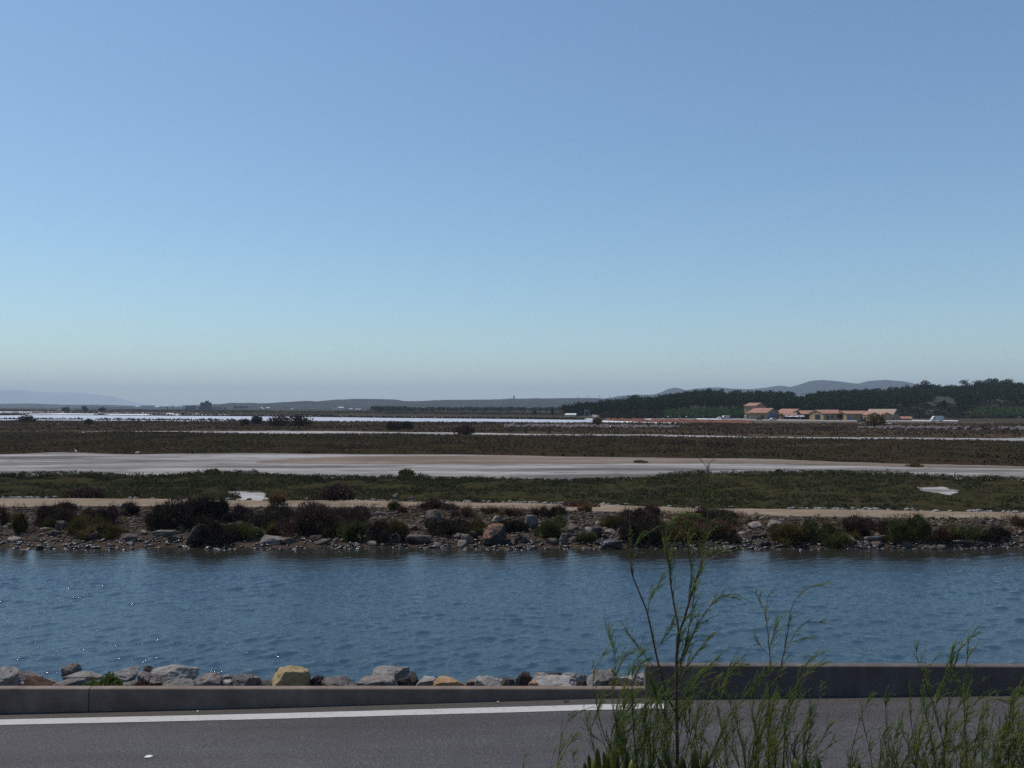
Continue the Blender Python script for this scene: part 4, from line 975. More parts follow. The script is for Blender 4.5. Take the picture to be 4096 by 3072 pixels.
# ------------------------------------------------------------------ far bank: boulders and stones
S['orange_top'] = stone_mat('sunlit_orange_stone', [(.10, .045, .025), (.17, .085, .05), (.22, .14, .10)], 5)
def paint_sunlit_top(o):  # sun painted as orange on up-facing faces; dark body paints the shaded sides
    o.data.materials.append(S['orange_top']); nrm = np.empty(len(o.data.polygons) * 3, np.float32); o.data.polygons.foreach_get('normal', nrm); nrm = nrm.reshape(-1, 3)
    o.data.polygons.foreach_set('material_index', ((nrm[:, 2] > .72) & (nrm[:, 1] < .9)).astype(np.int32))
FARM = {'rust': 'dark', 'pale': 'palefar', 'grey': 'greyfar', 'mauve': 'greyfar'}
SHORT = [(b[4], b[5]) for b in BUSH]
def nearest(px):
    i = min(range(len(BUSH)), key=lambda k: abs(BUSH[k][4] - px)); return BUSH[i]
far_boulders = [
    (186, 213, 523, 546, 'rust', 'large boulder with an orange top and black face below the big dark clump', .5),
    (120.5, 132, 502, 510, 'grey', 'tilted plank shaped grey rock below the track at left', .2),
    (-4, 8, 512, 519, 'pale', 'pale grey boulder cut by the left edge under the track', .3),
    (7, 14, 523, 529, 'grey', 'round grey boulder near the left edge halfway down the bank', .3),
    (56, 67, 520.5, 531, 'grey', 'big grey boulder left of the rounded olive bush', .3),
    (46, 62, 530.5, 536.5, 'dark', 'long dark rock just above the waterline at left', .3),
    (86, 101, 531, 541, 'mauve', 'humped grey rock right of the tan grass tussock', .3),
    (117, 142, 533.5, 541, 'grey', 'wide flat grey rock near the water left of the big dark clump', .3),
    (150, 158, 520, 528, 'dark', 'dark rounded rock under the left end of the big dark clump', .3),
    (152, 176, 530, 537, 'pale', 'pale sloping slab below the left end of the big dark clump', .3),
    (168, 182, 535, 542, 'mauve', 'grey stepped rock at the water left of the orange topped boulder', .3),
    (205, 214, 540, 546, 'wet', 'wet dark rock at the waterline right of the orange topped boulder', .2),
    (244, 250, 524, 530.5, 'grey', 'small pointed grey rock inside the spreading green bush', .2),
    (259, 282, 535, 544.5, 'pale', 'large smooth pale slab at the water between the two dark clumps', .3),
    (279, 294, 538, 545, 'mauve', 'rounded mauve rock right of the large smooth pale slab', .3),
    (309, 323, 535.5, 543, 'dark', 'dark humped rock at the water under the second dark clump', .3),
    (316, 329, 538.5, 545.5, 'grey', 'grey rock at the water in front of the dark humped rock', .3),
    (351, 361, 542.5, 547.5, 'wet', 'wet rounded stone at the waterline below the bright round green bush', .2),
    (368, 377, 541, 547, 'pale', 'pale wet stone at the waterline left of the ochre bush', .2),
    (397.5, 410, 525, 538, 'grey', 'grey striped boulder halfway down the bank right of the ochre bush', .3),
    (391.5, 399, 493, 500, 'grey', 'pointed grey rock on the far side of the track', .2),
    (408, 416, 496.5, 501.5, 'grey', 'wedge shaped grey rock on the far side of the track right of the pointed one', .2),
    (388, 396, 538.5, 544, 'grey', 'thin tilted slab near the water below the grey striped boulder', .2),
    (406, 430, 534.5, 544, 'brown', 'broad ledge of brown rock right of the grey striped boulder', .3),
    (425, 442, 509.5, 522, 'grey', 'rounded grey boulder with a dark bush below it at the centre', .3),
    (461, 473.5, 534, 544, 'grey', 'angular grey boulder near the water left of the red brown boulder', .3),
    (457, 467, 540, 548, 'pale', 'pale pointed rock standing in the water edge left of the red brown boulder', .3),
    (468.5, 478, 531, 541, 'dark', 'dark angular rock just left of the red brown boulder', .3),
    (482, 507, 523.5, 545, 'rust', 'big red brown boulder with a black face above the water at the centre', .4),
    (492, 500, 515.5, 524, 'pale', 'pale upright slab leaning above the red brown boulder', .2),
    (506, 518, 538, 545, 'brown', 'brown flat rock right of the red brown boulder', .3),
    (525, 538.5, 514.5, 529.5, 'pale', 'whitish pyramid shaped boulder left of the tall rounded green bush', .3),
    (517, 527.5, 533, 544, 'dark', 'dark upright rock at the water below the whitish boulder', .3),
    (545, 559, 538, 544.5, 'brown', 'low brown rock at the water under the tall rounded green bush', .3),
    (559, 568.5, 533.5, 545, 'grey', 'rounded boulder with a pale top and dark face right of the tall green bush', .3),
    (567, 579, 525.5, 533, 'grey', 'grey humped boulder high on the stones right of the tall green bush', .3),
    (578, 586, 526.5, 532.5, 'pale', 'pale rounded stone right of the grey humped boulder', .3),
    (600, 622, 539.5, 550.5, 'wet', 'large half sunk black boulder sticking out into the water', .4),
    (591, 603, 525.5, 538, 'dark', 'dark jagged boulder above the half sunk black one', .3),
    (617, 628, 526.5, 533, 'pale', 'pale grey stone left of the tall feathery stem', .3),
    (620, 629, 534.5, 541.5, 'dark', 'dark stone just below the pale one left of the tall feathery stem', .3),
    (661, 684, 542, 548, 'brown', 'long flat brown rock lying at the waterline behind the feathery shrub', .3),
    (646, 653, 539.5, 545, 'grey', 'small grey rock at the water left of the long flat brown rock', .2),
    (723, 740, 533, 541, 'mauve', 'grey sloping rock right of the red brown bush', .3),
    (722, 740, 545, 550.5, 'wet', 'low wet rock in the water right of the tallest feathery stem', .3),
    (749, 761.5, 521.5, 530.5, 'pale', 'white grey blocky boulder high on the bank right of the feathery shrub', .3),
    (769, 782, 520, 528.5, 'pale', 'tilted pale slab boulder above the yellow olive bush', .3),
    (750, 761, 534.5, 541, 'dark', 'dark rock below the white grey blocky boulder', .3),
    (864, 893, 534.5, 542.5, 'pale', 'long flat pale slab on the right bank', .4),
    (1000, 1013, 535, 542.5, 'dark', 'dark boulder with an ochre top right of the dark bush at right', .3),
    (973, 984, 519, 524, 'dark', 'dark flat rock just under the track on the right', .3),
    (1013, 1032, 549, 556, 'wet', 'dark rock standing in the water at the right edge of the photo', .4),
    (963, 977, 540, 546.5, 'dark', 'dark sloping rock by the water below the fresh green bush', .3),
    (900, 912, 541, 547, 'brown', 'brown rock at the water under the olive green bush on the right', .3),
]
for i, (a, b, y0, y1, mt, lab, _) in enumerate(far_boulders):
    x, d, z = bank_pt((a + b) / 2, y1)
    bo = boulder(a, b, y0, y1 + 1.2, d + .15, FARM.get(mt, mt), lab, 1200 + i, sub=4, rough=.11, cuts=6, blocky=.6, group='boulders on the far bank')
    if mt == 'rust': paint_sunlit_top(bo)

# stones one can still make out: separate, sharing a few meshes
stone_meshes = {}
for mt in ('grey', 'pale', 'brown', 'mauve', 'dark', 'wet', 'rust'):
    for q in range(5):
        V, F = rock_geo(2000 + q * 7 + len(mt), 3, .08, 9, .25)
        me = mesh_np('stone', V * .5, F); me.materials.append(S[FARM.get(mt, mt)]); stone_meshes[(mt, q)] = me
CN = {'grey': 'grey', 'pale': 'pale', 'brown': 'brown', 'mauve': 'mauve grey', 'dark': 'dark', 'wet': 'wet dark', 'rust': 'rusty'}
rr = np.random.default_rng(99)
cand = []
while len(cand) < 236:
    px = rr.uniform(-8, 1032); d0 = rr.uniform(0, 1)
    bare = any(abs(px - b[4]) < b[2] / b[1] * FPX * .8 for b in BUSH)
    if bare and rr.uniform() < .55: continue
    X_ = (px - 512) / FPX * 36.5; s_ = float(shore(np.array([X_]))[0]); f_ = float(np.interp(X_, path_front[:, 0], path_front[:, 1]))
    t = d0; y = s_ + t * (f_ - s_) * 1.0 - .12
    z = float(bank_z(np.array([X_]), np.array([y]))[0])
    size = rr.uniform(.16, .42) * (1.25 if t < .22 else 1.0) * (.8 if t > .75 else 1)
    mt = rr.choice(['wet', 'dark', 'brown', 'grey'], p=[.45, .25, .15, .15]) if t < .14 else rr.choice(['grey', 'pale', 'brown', 'mauve', 'dark', 'rust'], p=[.30, .22, .17, .18, .07, .06])
    cand.append((px, X_, y, z, size, mt, t))
labels_used = {}
out = []
for px, X_, y, z, size, mt, t in cand:
    b = nearest(px); side = 'left of' if px < b[4] else 'right of'
    where = 'at the waterline' if t < .12 else 'low on the bank' if t < .38 else 'midway up the bank' if t < .7 else 'at the track edge'
    sz = 'small' if size < .24 else 'larger' if size > .36 else 'medium'
    short = b[5]
    for cut in (' near the left edge', ' below the track', ' by the track', ' near the water', ' of the photo', ' behind the feathery shrub tips', ' in front of the pale salt patch', ' on the stones'):
        short = short.replace(cut, '')
    short = ' '.join(short.split()[:8])
    lab = f"{sz} {CN[mt]} stone {where}, {side} the {short}"
    lab = ' '.join(lab.split()[:16])
    if lab in labels_used:                    # same words twice: keep only the first as a thing of its own
        continue
    labels_used[lab] = 1
    o = bpy.data.objects.new('stone', stone_meshes[(mt, int(rr.integers(0, 5)))]); COL.objects.link(o)
    o.location = (X_, y, z + size * .10); o.rotation_euler = (rr.normal() * .25, rr.normal() * .25, rr.uniform(0, 6.28))
    o.scale = (size * rr.uniform(.9, 1.5), size * rr.uniform(.8, 1.1), size * rr.uniform(.45, .85))
    tag(o, lab, 'stone', 'stones on the far bank')
# the rest is rubble
def rubble(n, tlo, thi, smin, smax, mat, label, sd, px_rng=(-60, 1090)):
    rr = np.random.default_rng(sd); base = [rock_geo(3000 + q, 2, .05, 6) for q in range(20)]; parts = []
    for k in range(n):
        px = rr.uniform(*px_rng); X_ = (px - 512) / FPX * 36.5; s_ = float(shore(np.array([X_]))[0]); f_ = float(np.interp(X_, path_front[:, 0], path_front[:, 1]))
        y = s_ + rr.uniform(tlo, thi) * (f_ - s_); z = float(bank_z(np.array([X_]), np.array([y]))[0]); q = rr.uniform(smin, smax) * rr.uniform(.6, 1)
        a = rr.uniform(0, 6.28); V, F = base[k % 20]; c, s2 = math.cos(a), math.sin(a)
        V = V * .5 * q * np.array([1.3, .9, .65]); V = np.c_[V[:, 0] * c - V[:, 1] * s2, V[:, 0] * s2 + V[:, 1] * c, V[:, 2]] + np.array([X_, y, z + q * .12]); parts.append((V, F))
    V, F = join(parts); o = put('rubble', mesh_np('rubble', V, F), mat); o['kind'] = 'stuff'; o['label'] = label
rubble(3600, .1, .98, .07, .24, S['greyfar'], 'loose grey rubble scattered over the far bank', 1)
rubble(2400, .1, 1.0, .07, .24, S['brown'], 'loose brown rubble scattered over the far bank', 2)
rubble(2600, .12, 1.0, .05, .17, S['palefar'], 'loose pale rubble scattered over the far bank', 3)
rubble(1100, -.06, .14, .08, .26, S['wet'], 'wet dark stones strewn along the far waterline', 4)
# dry grass and low growth between the stones
rr = np.random.default_rng(61)
for nm, mt, n_, lab in (('dry_grass', 'tan', 420, 'tufts of dry straw coloured grass between the stones of the far bank'), ('low_growth', 'red', 520, 'low reddish brown growth creeping between the stones of the far bank'), ('low_growth', 'olive', 420, 'low olive growth creeping between the stones of the far bank')):
    parts = []
    for k in range(n_):
        px = rr.uniform(-60, 1090); X_ = (px - 512) / FPX * 36.5; s_ = float(shore(np.array([X_]))[0]); f_ = float(np.interp(X_, path_front[:, 0], path_front[:, 1]))
        t = rr.uniform(.22, 1.04) ** .8
        if vnoise(np.array([X_ * .5]), np.array([t * 2.0]), s=len(lab))[0] < -.05: continue
        y = s_ + t * (f_ - s_); z = float(bank_z(np.array([X_]), np.array([y]))[0]); q = 26; w_ = rr.uniform(.08, .3); h_ = rr.uniform(.08, .24)
        C = np.c_[X_ + rr.normal(size=q) * w_, y + rr.normal(size=q) * w_ * .6, z + rr.uniform(0, h_ * .6, q)]
        parts.append(blades(C, rr.normal(size=(q, 3)) * .6 + np.array([0, 0, .8]), rr.uniform(.06, .16, q), rr.uniform(.012, .03, q), rr))
    V, F = join(parts); o = put(nm, mesh_np(nm, V, F), BM[mt]); o['kind'] = 'stuff'; o['label'] = lab
# stones strung along the back edge of the track
rr = np.random.default_rng(17); parts = []
for k in range(360):
    px = rr.choice([rr.uniform(-40, 60), rr.uniform(320, 520), rr.uniform(500, 620), rr.uniform(780, 940), rr.uniform(970, 1090), rr.uniform(-40, 1090)])
    x, y, _ = G(px, 500, PATH_Z); y = float(np.interp((px - 512) / FPX * 43, path_back[:, 0], path_back[:, 1])) + rr.normal() * .16; x = (px - 512) / FPX * y
    V, F = rock_geo(3100 + k % 16, 1, .05, 7); q = rr.uniform(.05, .2); parts.append((V * .5 * q * np.array([1.5, 1, .8]) + np.array([x, y, PATH_Z - .02 + q * .2]), F))
V, F = join(parts); o = put('rubble', mesh_np('rubble', V, F), S['pale']); o['kind'] = 'stuff'; o['label'] = 'pale stones strung along the back edge of the dirt track'
# strip of grey stones out on the marsh
parts = []
for k in range(700):
    px = rr.uniform(505, 680) if k % 2 else rr.uniform(860, 1090); yy = np.interp(px, [505, 680, 860, 1090], [427.4, 428.6, 429.0, 431.2]) + rr.normal() * .7
    x, y, z = G(px, yy); V, F = rock_geo(3200 + k % 12, 1, .05, 7); q = rr.uniform(.3, 1.1); parts.append((V * .5 * q * np.array([1.3, 1, .9]) + np.array([x, y, z + .35]), F))
V, F = join(parts); o = put('rubble', mesh_np('rubble', V, F), S['mauve']); o['kind'] = 'stuff'; o['label'] = 'strip of grey stones on the dry marsh in front of the sheds'

# ------------------------------------------------------------------ bushes that stand out on the marsh
def marsh_bush(px0, px1, y0, y1, mat, label, sd, n=900, z=MARSH):
    x, d, _ = G((px0 + px1) / 2, y1, z); rr = np.random.default_rng(sd); W_ = (px1 - px0) / FPX * d / 2; H_ = (y1 - y0) / FPX * d
    root = empty('shrub', (x, d, z - .05), label, 'shrub', 'bushes standing out on the marsh')
    V, F = crown(0, 0, H_ * .45, W_ * 1.05, H_ * .62, n, rr, max(.12, H_ * .14))
    V[:, 2] = np.maximum(V[:, 2], 0)
    put('foliage', mesh_np('foliage', V, F), BM[mat], root)
for i, a in enumerate([
    (865, 885, 414.5, 428.5, 'olive', 'big dark bush in front of the ochre sheds with the twin gables'),
    (268, 289, 417, 427, 'dark', 'left part of the tall ragged bush row before the white salt pan'),
    (285, 312, 415.5, 427, 'dark', 'right part of the tall ragged bush row before the white salt pan'),
    (456, 477, 424.5, 435.5, 'purple', 'large rounded dark bush on the thin pale line left of centre'),
    (386, 400, 421, 431, 'dark', 'dark bush among the dry scrub left of the large rounded one'),
    (398, 414, 421.5, 430.5, 'dark', 'dark bush among the dry scrub right beside its like'),
    (252, 262, 416, 424.5, 'dark', 'small dark bush at the edge of the white pan left of the ragged bush row'),
    (18, 36, 415.5, 423, 'dark', 'dark mound shaped bush before the white pan at the far left'),
    (84, 93, 419, 425, 'dark', 'dark low bush on the edge of the white pan at left'),
    (240, 249, 419, 426, 'purple', 'round purple bush below the silo on the scrub edge'),
    (593, 602, 418.2, 425, 'olive', 'olive bush on the near shore of the white pan below the stone ruin'),
    (398, 415, 470, 477.5, 'green', 'rounded green bush on the back edge of the near scrub'),
    (206, 219, 469.5, 476, 'green', 'green bush on the back edge of the near scrub at left'),
    (322, 352, 485, 501, 'purple', 'purple brown bush patch in the green scrub behind the track'),
    (70, 102, 488, 498.5, 'purple', 'low dark brown patch in the green scrub behind the track at left'),
    (563, 598, 503, 507.5, 'red', 'low reddish growth along the back edge of the track'),
    (775, 782, 470, 476, 'dark', 'small dark bush on the back edge of the near scrub right of the thin stem'),
    (810, 840, 426, 432.5, 'purple', 'low purple bush on the thin pale line before the long shed'),
    (968, 1002, 425.5, 431.5, 'dark', 'dark low bush before the white pan on the right'),
]): marsh_bush(*a[:4], a[4], a[5], 600 + i, n=2600 if a[1] - a[0] > 25 and a[3] > 470 else 1000)

# clumps of darker growth in the middle of the salt flat
marsh_bush(632, 648, 460.8, 463, 'olive', 'flat olive growth lying on the sandy flat', 650, 500)
marsh_bush(905, 922, 464.6, 467, 'olive', 'flat green growth on the pale flat at right', 651, 500)

# ------------------------------------------------------------------ buildings
M['ochre'] = noisy('ochre_render', [(.20, .145, .075), (.28, .205, .11), (.33, .25, .15)], scale=.6, detail=8, coord='Position')
M['pink_render'] = noisy('pinkish_render', [(.28, .185, .12), (.36, .25, .17)], scale=.6, detail=8, coord='Position')
M['tiles'] = noisy('roof_tiles', [(.21, .098, .068), (.30, .155, .112), (.35, .215, .165)], scale=1.2, detail=9, coord='Position', stretch=(1, 1, 3))
M['tiles_pale'] = noisy('pale_roof_tiles', [(.28, .19, .145), (.36, .265, .21)], scale=1.2, detail=9, coord='Position')
M['blue_paint'] = noisy('blue_door_paint', [(.07, .13, .30), (.10, .18, .38)], scale=2, coord='Position', rough=.6)
M['navy'] = noisy('navy_boards', [(.035, .05, .13), (.05, .07, .17)], scale=2, coord='Position', rough=.7)
M['opening'] = noisy('dark_opening', [(.012, .012, .014), (.02, .02, .022)], scale=2, rough=.4)
M['white_sheet'] = noisy('white_sheeting', [(.52, .52, .51), (.64, .64, .63)], scale=.5, rough=.6)
M['dark_front'] = noisy('dark_timber', [(.025, .022, .026), (.05, .042, .042)], scale=1, coord='Position')  # plain dark tone for the low shed fronts and awning poles
M['stonework'] = noisy('ruin_stonework', [(.12, .10, .085), (.20, .175, .15), (.27, .24, .21)], scale=1.5, coord='Position')

def gable(name, label, px, py, d, ang, Le, W, hw, hr, wall_m, roof_m, side=1, over=.35, doors=(), group='ochre salt works sheds', gable_m=None, chimney=None, base=None):
    """near bottom corner at (px, py). eaves run Le along e, gable end W along g; side=1 gable on the right of the corner"""
    c = Vector((*P(px, py, d)[:2], P(px, py, d)[2] if base is None else base))
    a = R(ang)
    if side == 1: e = Vector((-math.cos(a), math.sin(a), 0)); g = Vector((math.sin(a), math.cos(a), 0))
    else: e = Vector((math.cos(a), math.sin(a), 0)); g = Vector((-math.sin(a), math.cos(a), 0))
    up = Vector((0, 0, 1)); root = empty(name, c, label, 'building', group)
    pent = [Vector((0, 0, -.6)), g * W - up * .6, g * W + up * hw, g * W / 2 + up * hr, up * hw]
    if gable_m is None:
        MB().prism(pent, e * Le).build('wall', wall_m, root)
    else:
        MB().prism([pent[0], pent[1], pent[2], pent[4]], e * Le).build('wall', wall_m, root)
        MB().prism([pent[4] - e * .03, pent[2] - e * .03, pent[3] - e * .03], e * (Le * .999)).build('gable', gable_m, root)
    rf = MB(); th = .16
    for s_ in (0, 1):
        eave = (up * hw if s_ == 0 else g * W + up * hw); rdg = g * W / 2 + up * hr
        dirn = (eave - rdg).normalized(); eave = eave + dirn * over
        nrm = up * 1.0
        q = [rdg - e * over + up * .02, eave - e * over + up * .02, eave + e * (Le + over) + up * .02, rdg + e * (Le + over) + up * .02]
        rf.prism(q, up * th)
    rfo = rf.build('roof', roof_m, root)
    for face, u0, u1, z0, z1, mt, nm in doors:
        # face 'e' = eave wall, 'g' = gable end
        ax = e if face == 'e' else g; out = (-g if face == 'e' else -e)
        MB().box(ax * (u0 + u1) / 2 + up * (z0 + z1) / 2 + out * .02, (abs(u1 - u0), .12, z1 - z0), ax).build(nm, M[mt], root)
    return root
D1 = 331.0; U = D1 / FPX
B0 = dict(d=D1)
gable('tower_house', 'tall pinkish ochre house with small tiled roof, highest of the sheds', 755.4, 419.0, 340, 50, 5.0, 6.9, 5.0, 6.05, M['pink_render'], M['tiles'], doors=[('g', .1, .5, 3.4, 4.7, 'opening', 'window'), ('e', 1.6, 2.3, 2.2, 3.1, 'opening', 'window')])
gable('shed', 'red roofed ochre shed with a large blue double door in its gable', 766.6, 419.4, 322, 40, 7.0, 10.6, 2.35, 3.95, M['ochre'], M['tiles'], doors=[('g', 2.9, 7.0, 0, 2.25, 'blue_paint', 'door'), ('g', 4.9, 5.9, 0, 1.2, 'opening', 'doorway'), ('e', 1.0, 2.2, 0, 1.5, 'opening', 'doorway')])
gable('shed', 'small red roofed shed half hidden behind the blue door shed', 790, 419.0, 338, 62, 8.5, 9.0, 1.95, 3.7, M['ochre'], M['tiles'], side=1)
gable('shed', 'long low red roof over the white awnings', 803.5, 419.5, 326, 6, 7.0, 5.0, 1.6, 2.35, M['dark_front'], M['tiles'])
gable('shed', 'dark fronted shed with red tiled roof left of the long ochre building', 818.6, 419.8, 318, 4, 5.9, 6.0, 2.05, 3.15, M['dark_front'], M['tiles'])
gable('long_shed', 'long ochre building with red tiled roof and a gable at its left end', 823.6, 420.9, 306, 14, 8.1, 8.6, 2.5, 3.65, M['ochre'], M['tiles'], side=-1, doors=[('g', 2.0, 5.0, 0, 2.2, 'opening', 'doorway'), ('e', 1.2, 2.0, 0, 2.0, 'navy', 'door'), ('e', 3.0, 3.6, 1.2, 1.8, 'opening', 'window')])
gable('long_shed', 'right continuation of the long ochre building with a narrow blue door', 846.6, 421.0, 304.0, 6, 8.8, 8.6, 2.42, 3.3, M['ochre'], M['tiles'], side=-1, doors=[('e', -.95, -.95 + .01, 0, .1, 'ochre', 'patch')] * 0 + [('e', .3, 1.1, 0, 1.9, 'blue_paint', 'door'), ('e', 4.8, 5.6, .5, 1.3, 'opening', 'window')])
gable('gabled_shed', 'ochre shed front with a low gable right of the long building', 868.4, 421.6, 300, 84, 9.0, 4.1, 2.2, 3.0, M['ochre'], M['tiles'], side=1, over=.15, doors=[('g', 2.0, 2.8, 0, 1.5, 'opening', 'doorway')])
gable('gabled_shed', 'second ochre shed front with a low gable beside the first', 881.0, 421.7, 299.6, 84, 9.0, 4.1, 2.2, 3.0, M['ochre'], M['tiles'], side=1, over=.15, doors=[('g', .8, 1.8, .2, 1.5, 'navy', 'window')])
gable('barn', 'barn with a broad pale tiled roof and a navy blue gable', 892.6, 422.0, 303, 38, 8.6, 7.9, 2.55, 4.25, M['ochre'], M['tiles_pale'], gable_m=M['navy'], doors=[('g', .9, 2.0, 0, 1.6, 'opening', 'doorway')])
gable('lean_to', 'small shed with orange tiled roof at the right end of the sheds', 911.2, 421.6, 312, 12, 3.0, 3.0, 1.0, 1.65, M['dark_front'], M['tiles'])
# narrow blue door is set in its wall above; canopies in the yard
def canopy(px0, px1, y0, y1, d, label, sd):
    rr = np.random.default_rng(sd); x0, _, z1 = P(px0, y0, d); x1, _, z0 = P(px1, y1, d); n = 9
    root = empty('awning', ((x0 + x1) / 2, d, MARSH), label, 'awning', 'white awnings in the yard'); w_ = (x1 - x0) / 2
    t = np.linspace(-1, 1, n); V = []
    for j, (yo, zo) in enumerate(((-1.6, -.28), (0, .0), (1.4, -.12))):
        for q in t: V.append((q * w_, yo, z1 - MARSH + zo + .06 * math.sin(q * 7 + sd)))
    F = grid_faces(3, n); top = np.array(V); allV = np.vstack([top, top - [0, 0, .07]]); k = len(top)
    Fb = [tuple(f) for f in F] + [tuple(i + k for i in f[::-1]) for f in F]
    me = bpy.data.meshes.new('sheet'); me.from_pydata([tuple(p) for p in allV], [], Fb); me.update(); put('sheet', me, M['white_sheet'], root)
    for sx in (-.9, .9):
        for sy in (-1.4, 1.2): MB().tube([(sx * w_, sy, 0), (sx * w_, sy, z1 - MARSH - .15)], .05, 6).build('pole', M['dark_front'], root)
canopy(784.5, 798, 415.7, 417.6, 316, 'long white awning under the low red roof', 1)
canopy(798.2, 803.6, 415.6, 417.2, 317, 'short white awning at the right end of the long one', 2)

# stone ruin, ramp, white roof on the plain
root = empty('stone_ruin', G(587.5, 416.5), 'small roofless stone ruin with an arched opening on the plain', 'ruin')
d_ = root.location.y; w_ = 6.2 / FPX * d_; h_ = 7.4 / FPX * d_
m_ = MB(); pts = [(-w_ / 2, 0, -.3), (-w_ * .22, 0, -.3)] + [(math.cos(R(a)) * w_ * .22, 0, h_ * .42 + math.sin(R(a)) * w_ * .24) for a in range(180, -1, -20)] + [(w_ * .22, 0, -.3), (w_ / 2, 0, -.3), (w_ / 2, 0, h_ * .55), (w_ * .32, 0, h_ * .72), (w_ * .2, 0, h_ * .95), (-w_ * .1, 0, h_), (-w_ / 2, 0, h_ * .9)]
m_.prism(pts, (0, .6, 0)); m_.build('arched_wall', M['stonework'], root)
MB().prism([(w_ / 2, .62, -.3), (w_ / 2, .62, h_ * .5), (w_ * .5, 3.6, h_ * .3), (w_ * .5, 3.6, -.3)], (-.5, 0, 0)).build('side_wall', M['stonework'], root)
px_ = np.linspace(592, 618, 24); c0 = np.array([G(a, b)[:2] for a, b in zip(px_, np.linspace(417.2, 418.4, 24))]); hgt_ = np.interp(px_, [592, 597, 618], [.9, .95, .05])
X_ = np.stack([c0[:, 0]] * 4); Y_ = np.stack([c0[:, 1] - 2.2, c0[:, 1] - 1.2, c0[:, 1] + 1.6, c0[:, 1] + 3]); Z_ = np.stack([0 * hgt_, hgt_, hgt_ + .1, 0 * hgt_]) + MARSH
o = sheet('earth_ramp', X_, Y_, Z_, noisy('ramp_stone', [(.16, .145, .13), (.27, .25, .23)], scale=.6, coord='Position')); 
gable('greenhouse', 'low long white roof on the plain between the cypress and the stone ruin', 575.3, 414.6, 405, 8, 4.4, 5, .75, 1.3, M['white_sheet'], M['white_sheet'], group='far buildings on the plain', base=MARSH)

# far town and silo
def far_block(name, px0, px1, ytop, d, mat, label, roof=None, extra=(), cat='building', group='far buildings on the plain', depth=None, pitch=.0):
    x0 = (px0 - 512) / FPX * d; x1 = (px1 - 512) / FPX * d; h = EYE + (HOR - ytop) / FPX * d - MARSH; dp = depth or (x1 - x0) * .6
    root = empty(name, ((x0 + x1) / 2, d, MARSH), label, cat, group); w2 = (x1 - x0) / 2
    hw = h * (1 - pitch)
    MB().box((0, dp / 2, hw / 2 - .3), (w2 * 2, dp, hw + .6)).build('wall', mat, root)
    if pitch:
        MB().prism([(-w2 * 1.03, -dp * .03, hw), (-w2 * 1.03, dp * 1.03, hw), (-w2 * 1.03, dp / 2, h)], (w2 * 2.06, 0, 0)).build('roof', roof or mat, root)
    elif roof: MB().box((0, dp / 2, h + .15), (w2 * 2.06, dp * 1.04, .4)).build('roof', roof, root)
    for nm, a0, a1, yt in extra:
        e0 = (a0 - 512) / FPX * d - (x0 + x1) / 2; e1 = (a1 - 512) / FPX * d - (x0 + x1) / 2; hh = EYE + (HOR - yt) / FPX * d - MARSH
        MB().box(((e0 + e1) / 2, dp / 2, (h + hh) / 2), (e1 - e0, dp * .6, hh - h)).build(nm, mat, root)
    return root
M['silo'] = noisy('silo_concrete', [(.075, .075, .08), (.10, .10, .105)], scale=.1, coord='Position')
M['far_white'] = noisy('far_white_wall', [(.50, .49, .47), (.66, .65, .63)], scale=.1, coord='Position')
M['far_grey'] = noisy('far_grey_wall', [(.12, .115, .115), (.18, .17, .165)], scale=.1, coord='Position')
si = far_block('grain_silo', 200.2, 209.8, 402.7, 1190, M['silo'], 'massive dark silo block standing alone above the flat horizon', extra=[('headhouse', 204.7, 207.3, 400.8), ('rib', 200.9, 209.2, 402.4)], cat='silo')
d_ = 1190
for k in range(8):
    xx = (201.0 + k * 1.1 - 205) / FPX * d_
    MB().tube([(xx, .2, -.5), (xx, .2, EYE + (HOR - 402.9) / FPX * d_ - MARSH)], .62, 8).build('silo_bin', M['silo'], si)
far_block('headland_shed', 198.4, 200.4, 407.0, 1200, M['silo'], 'low annexe at the left foot of the massive silo')
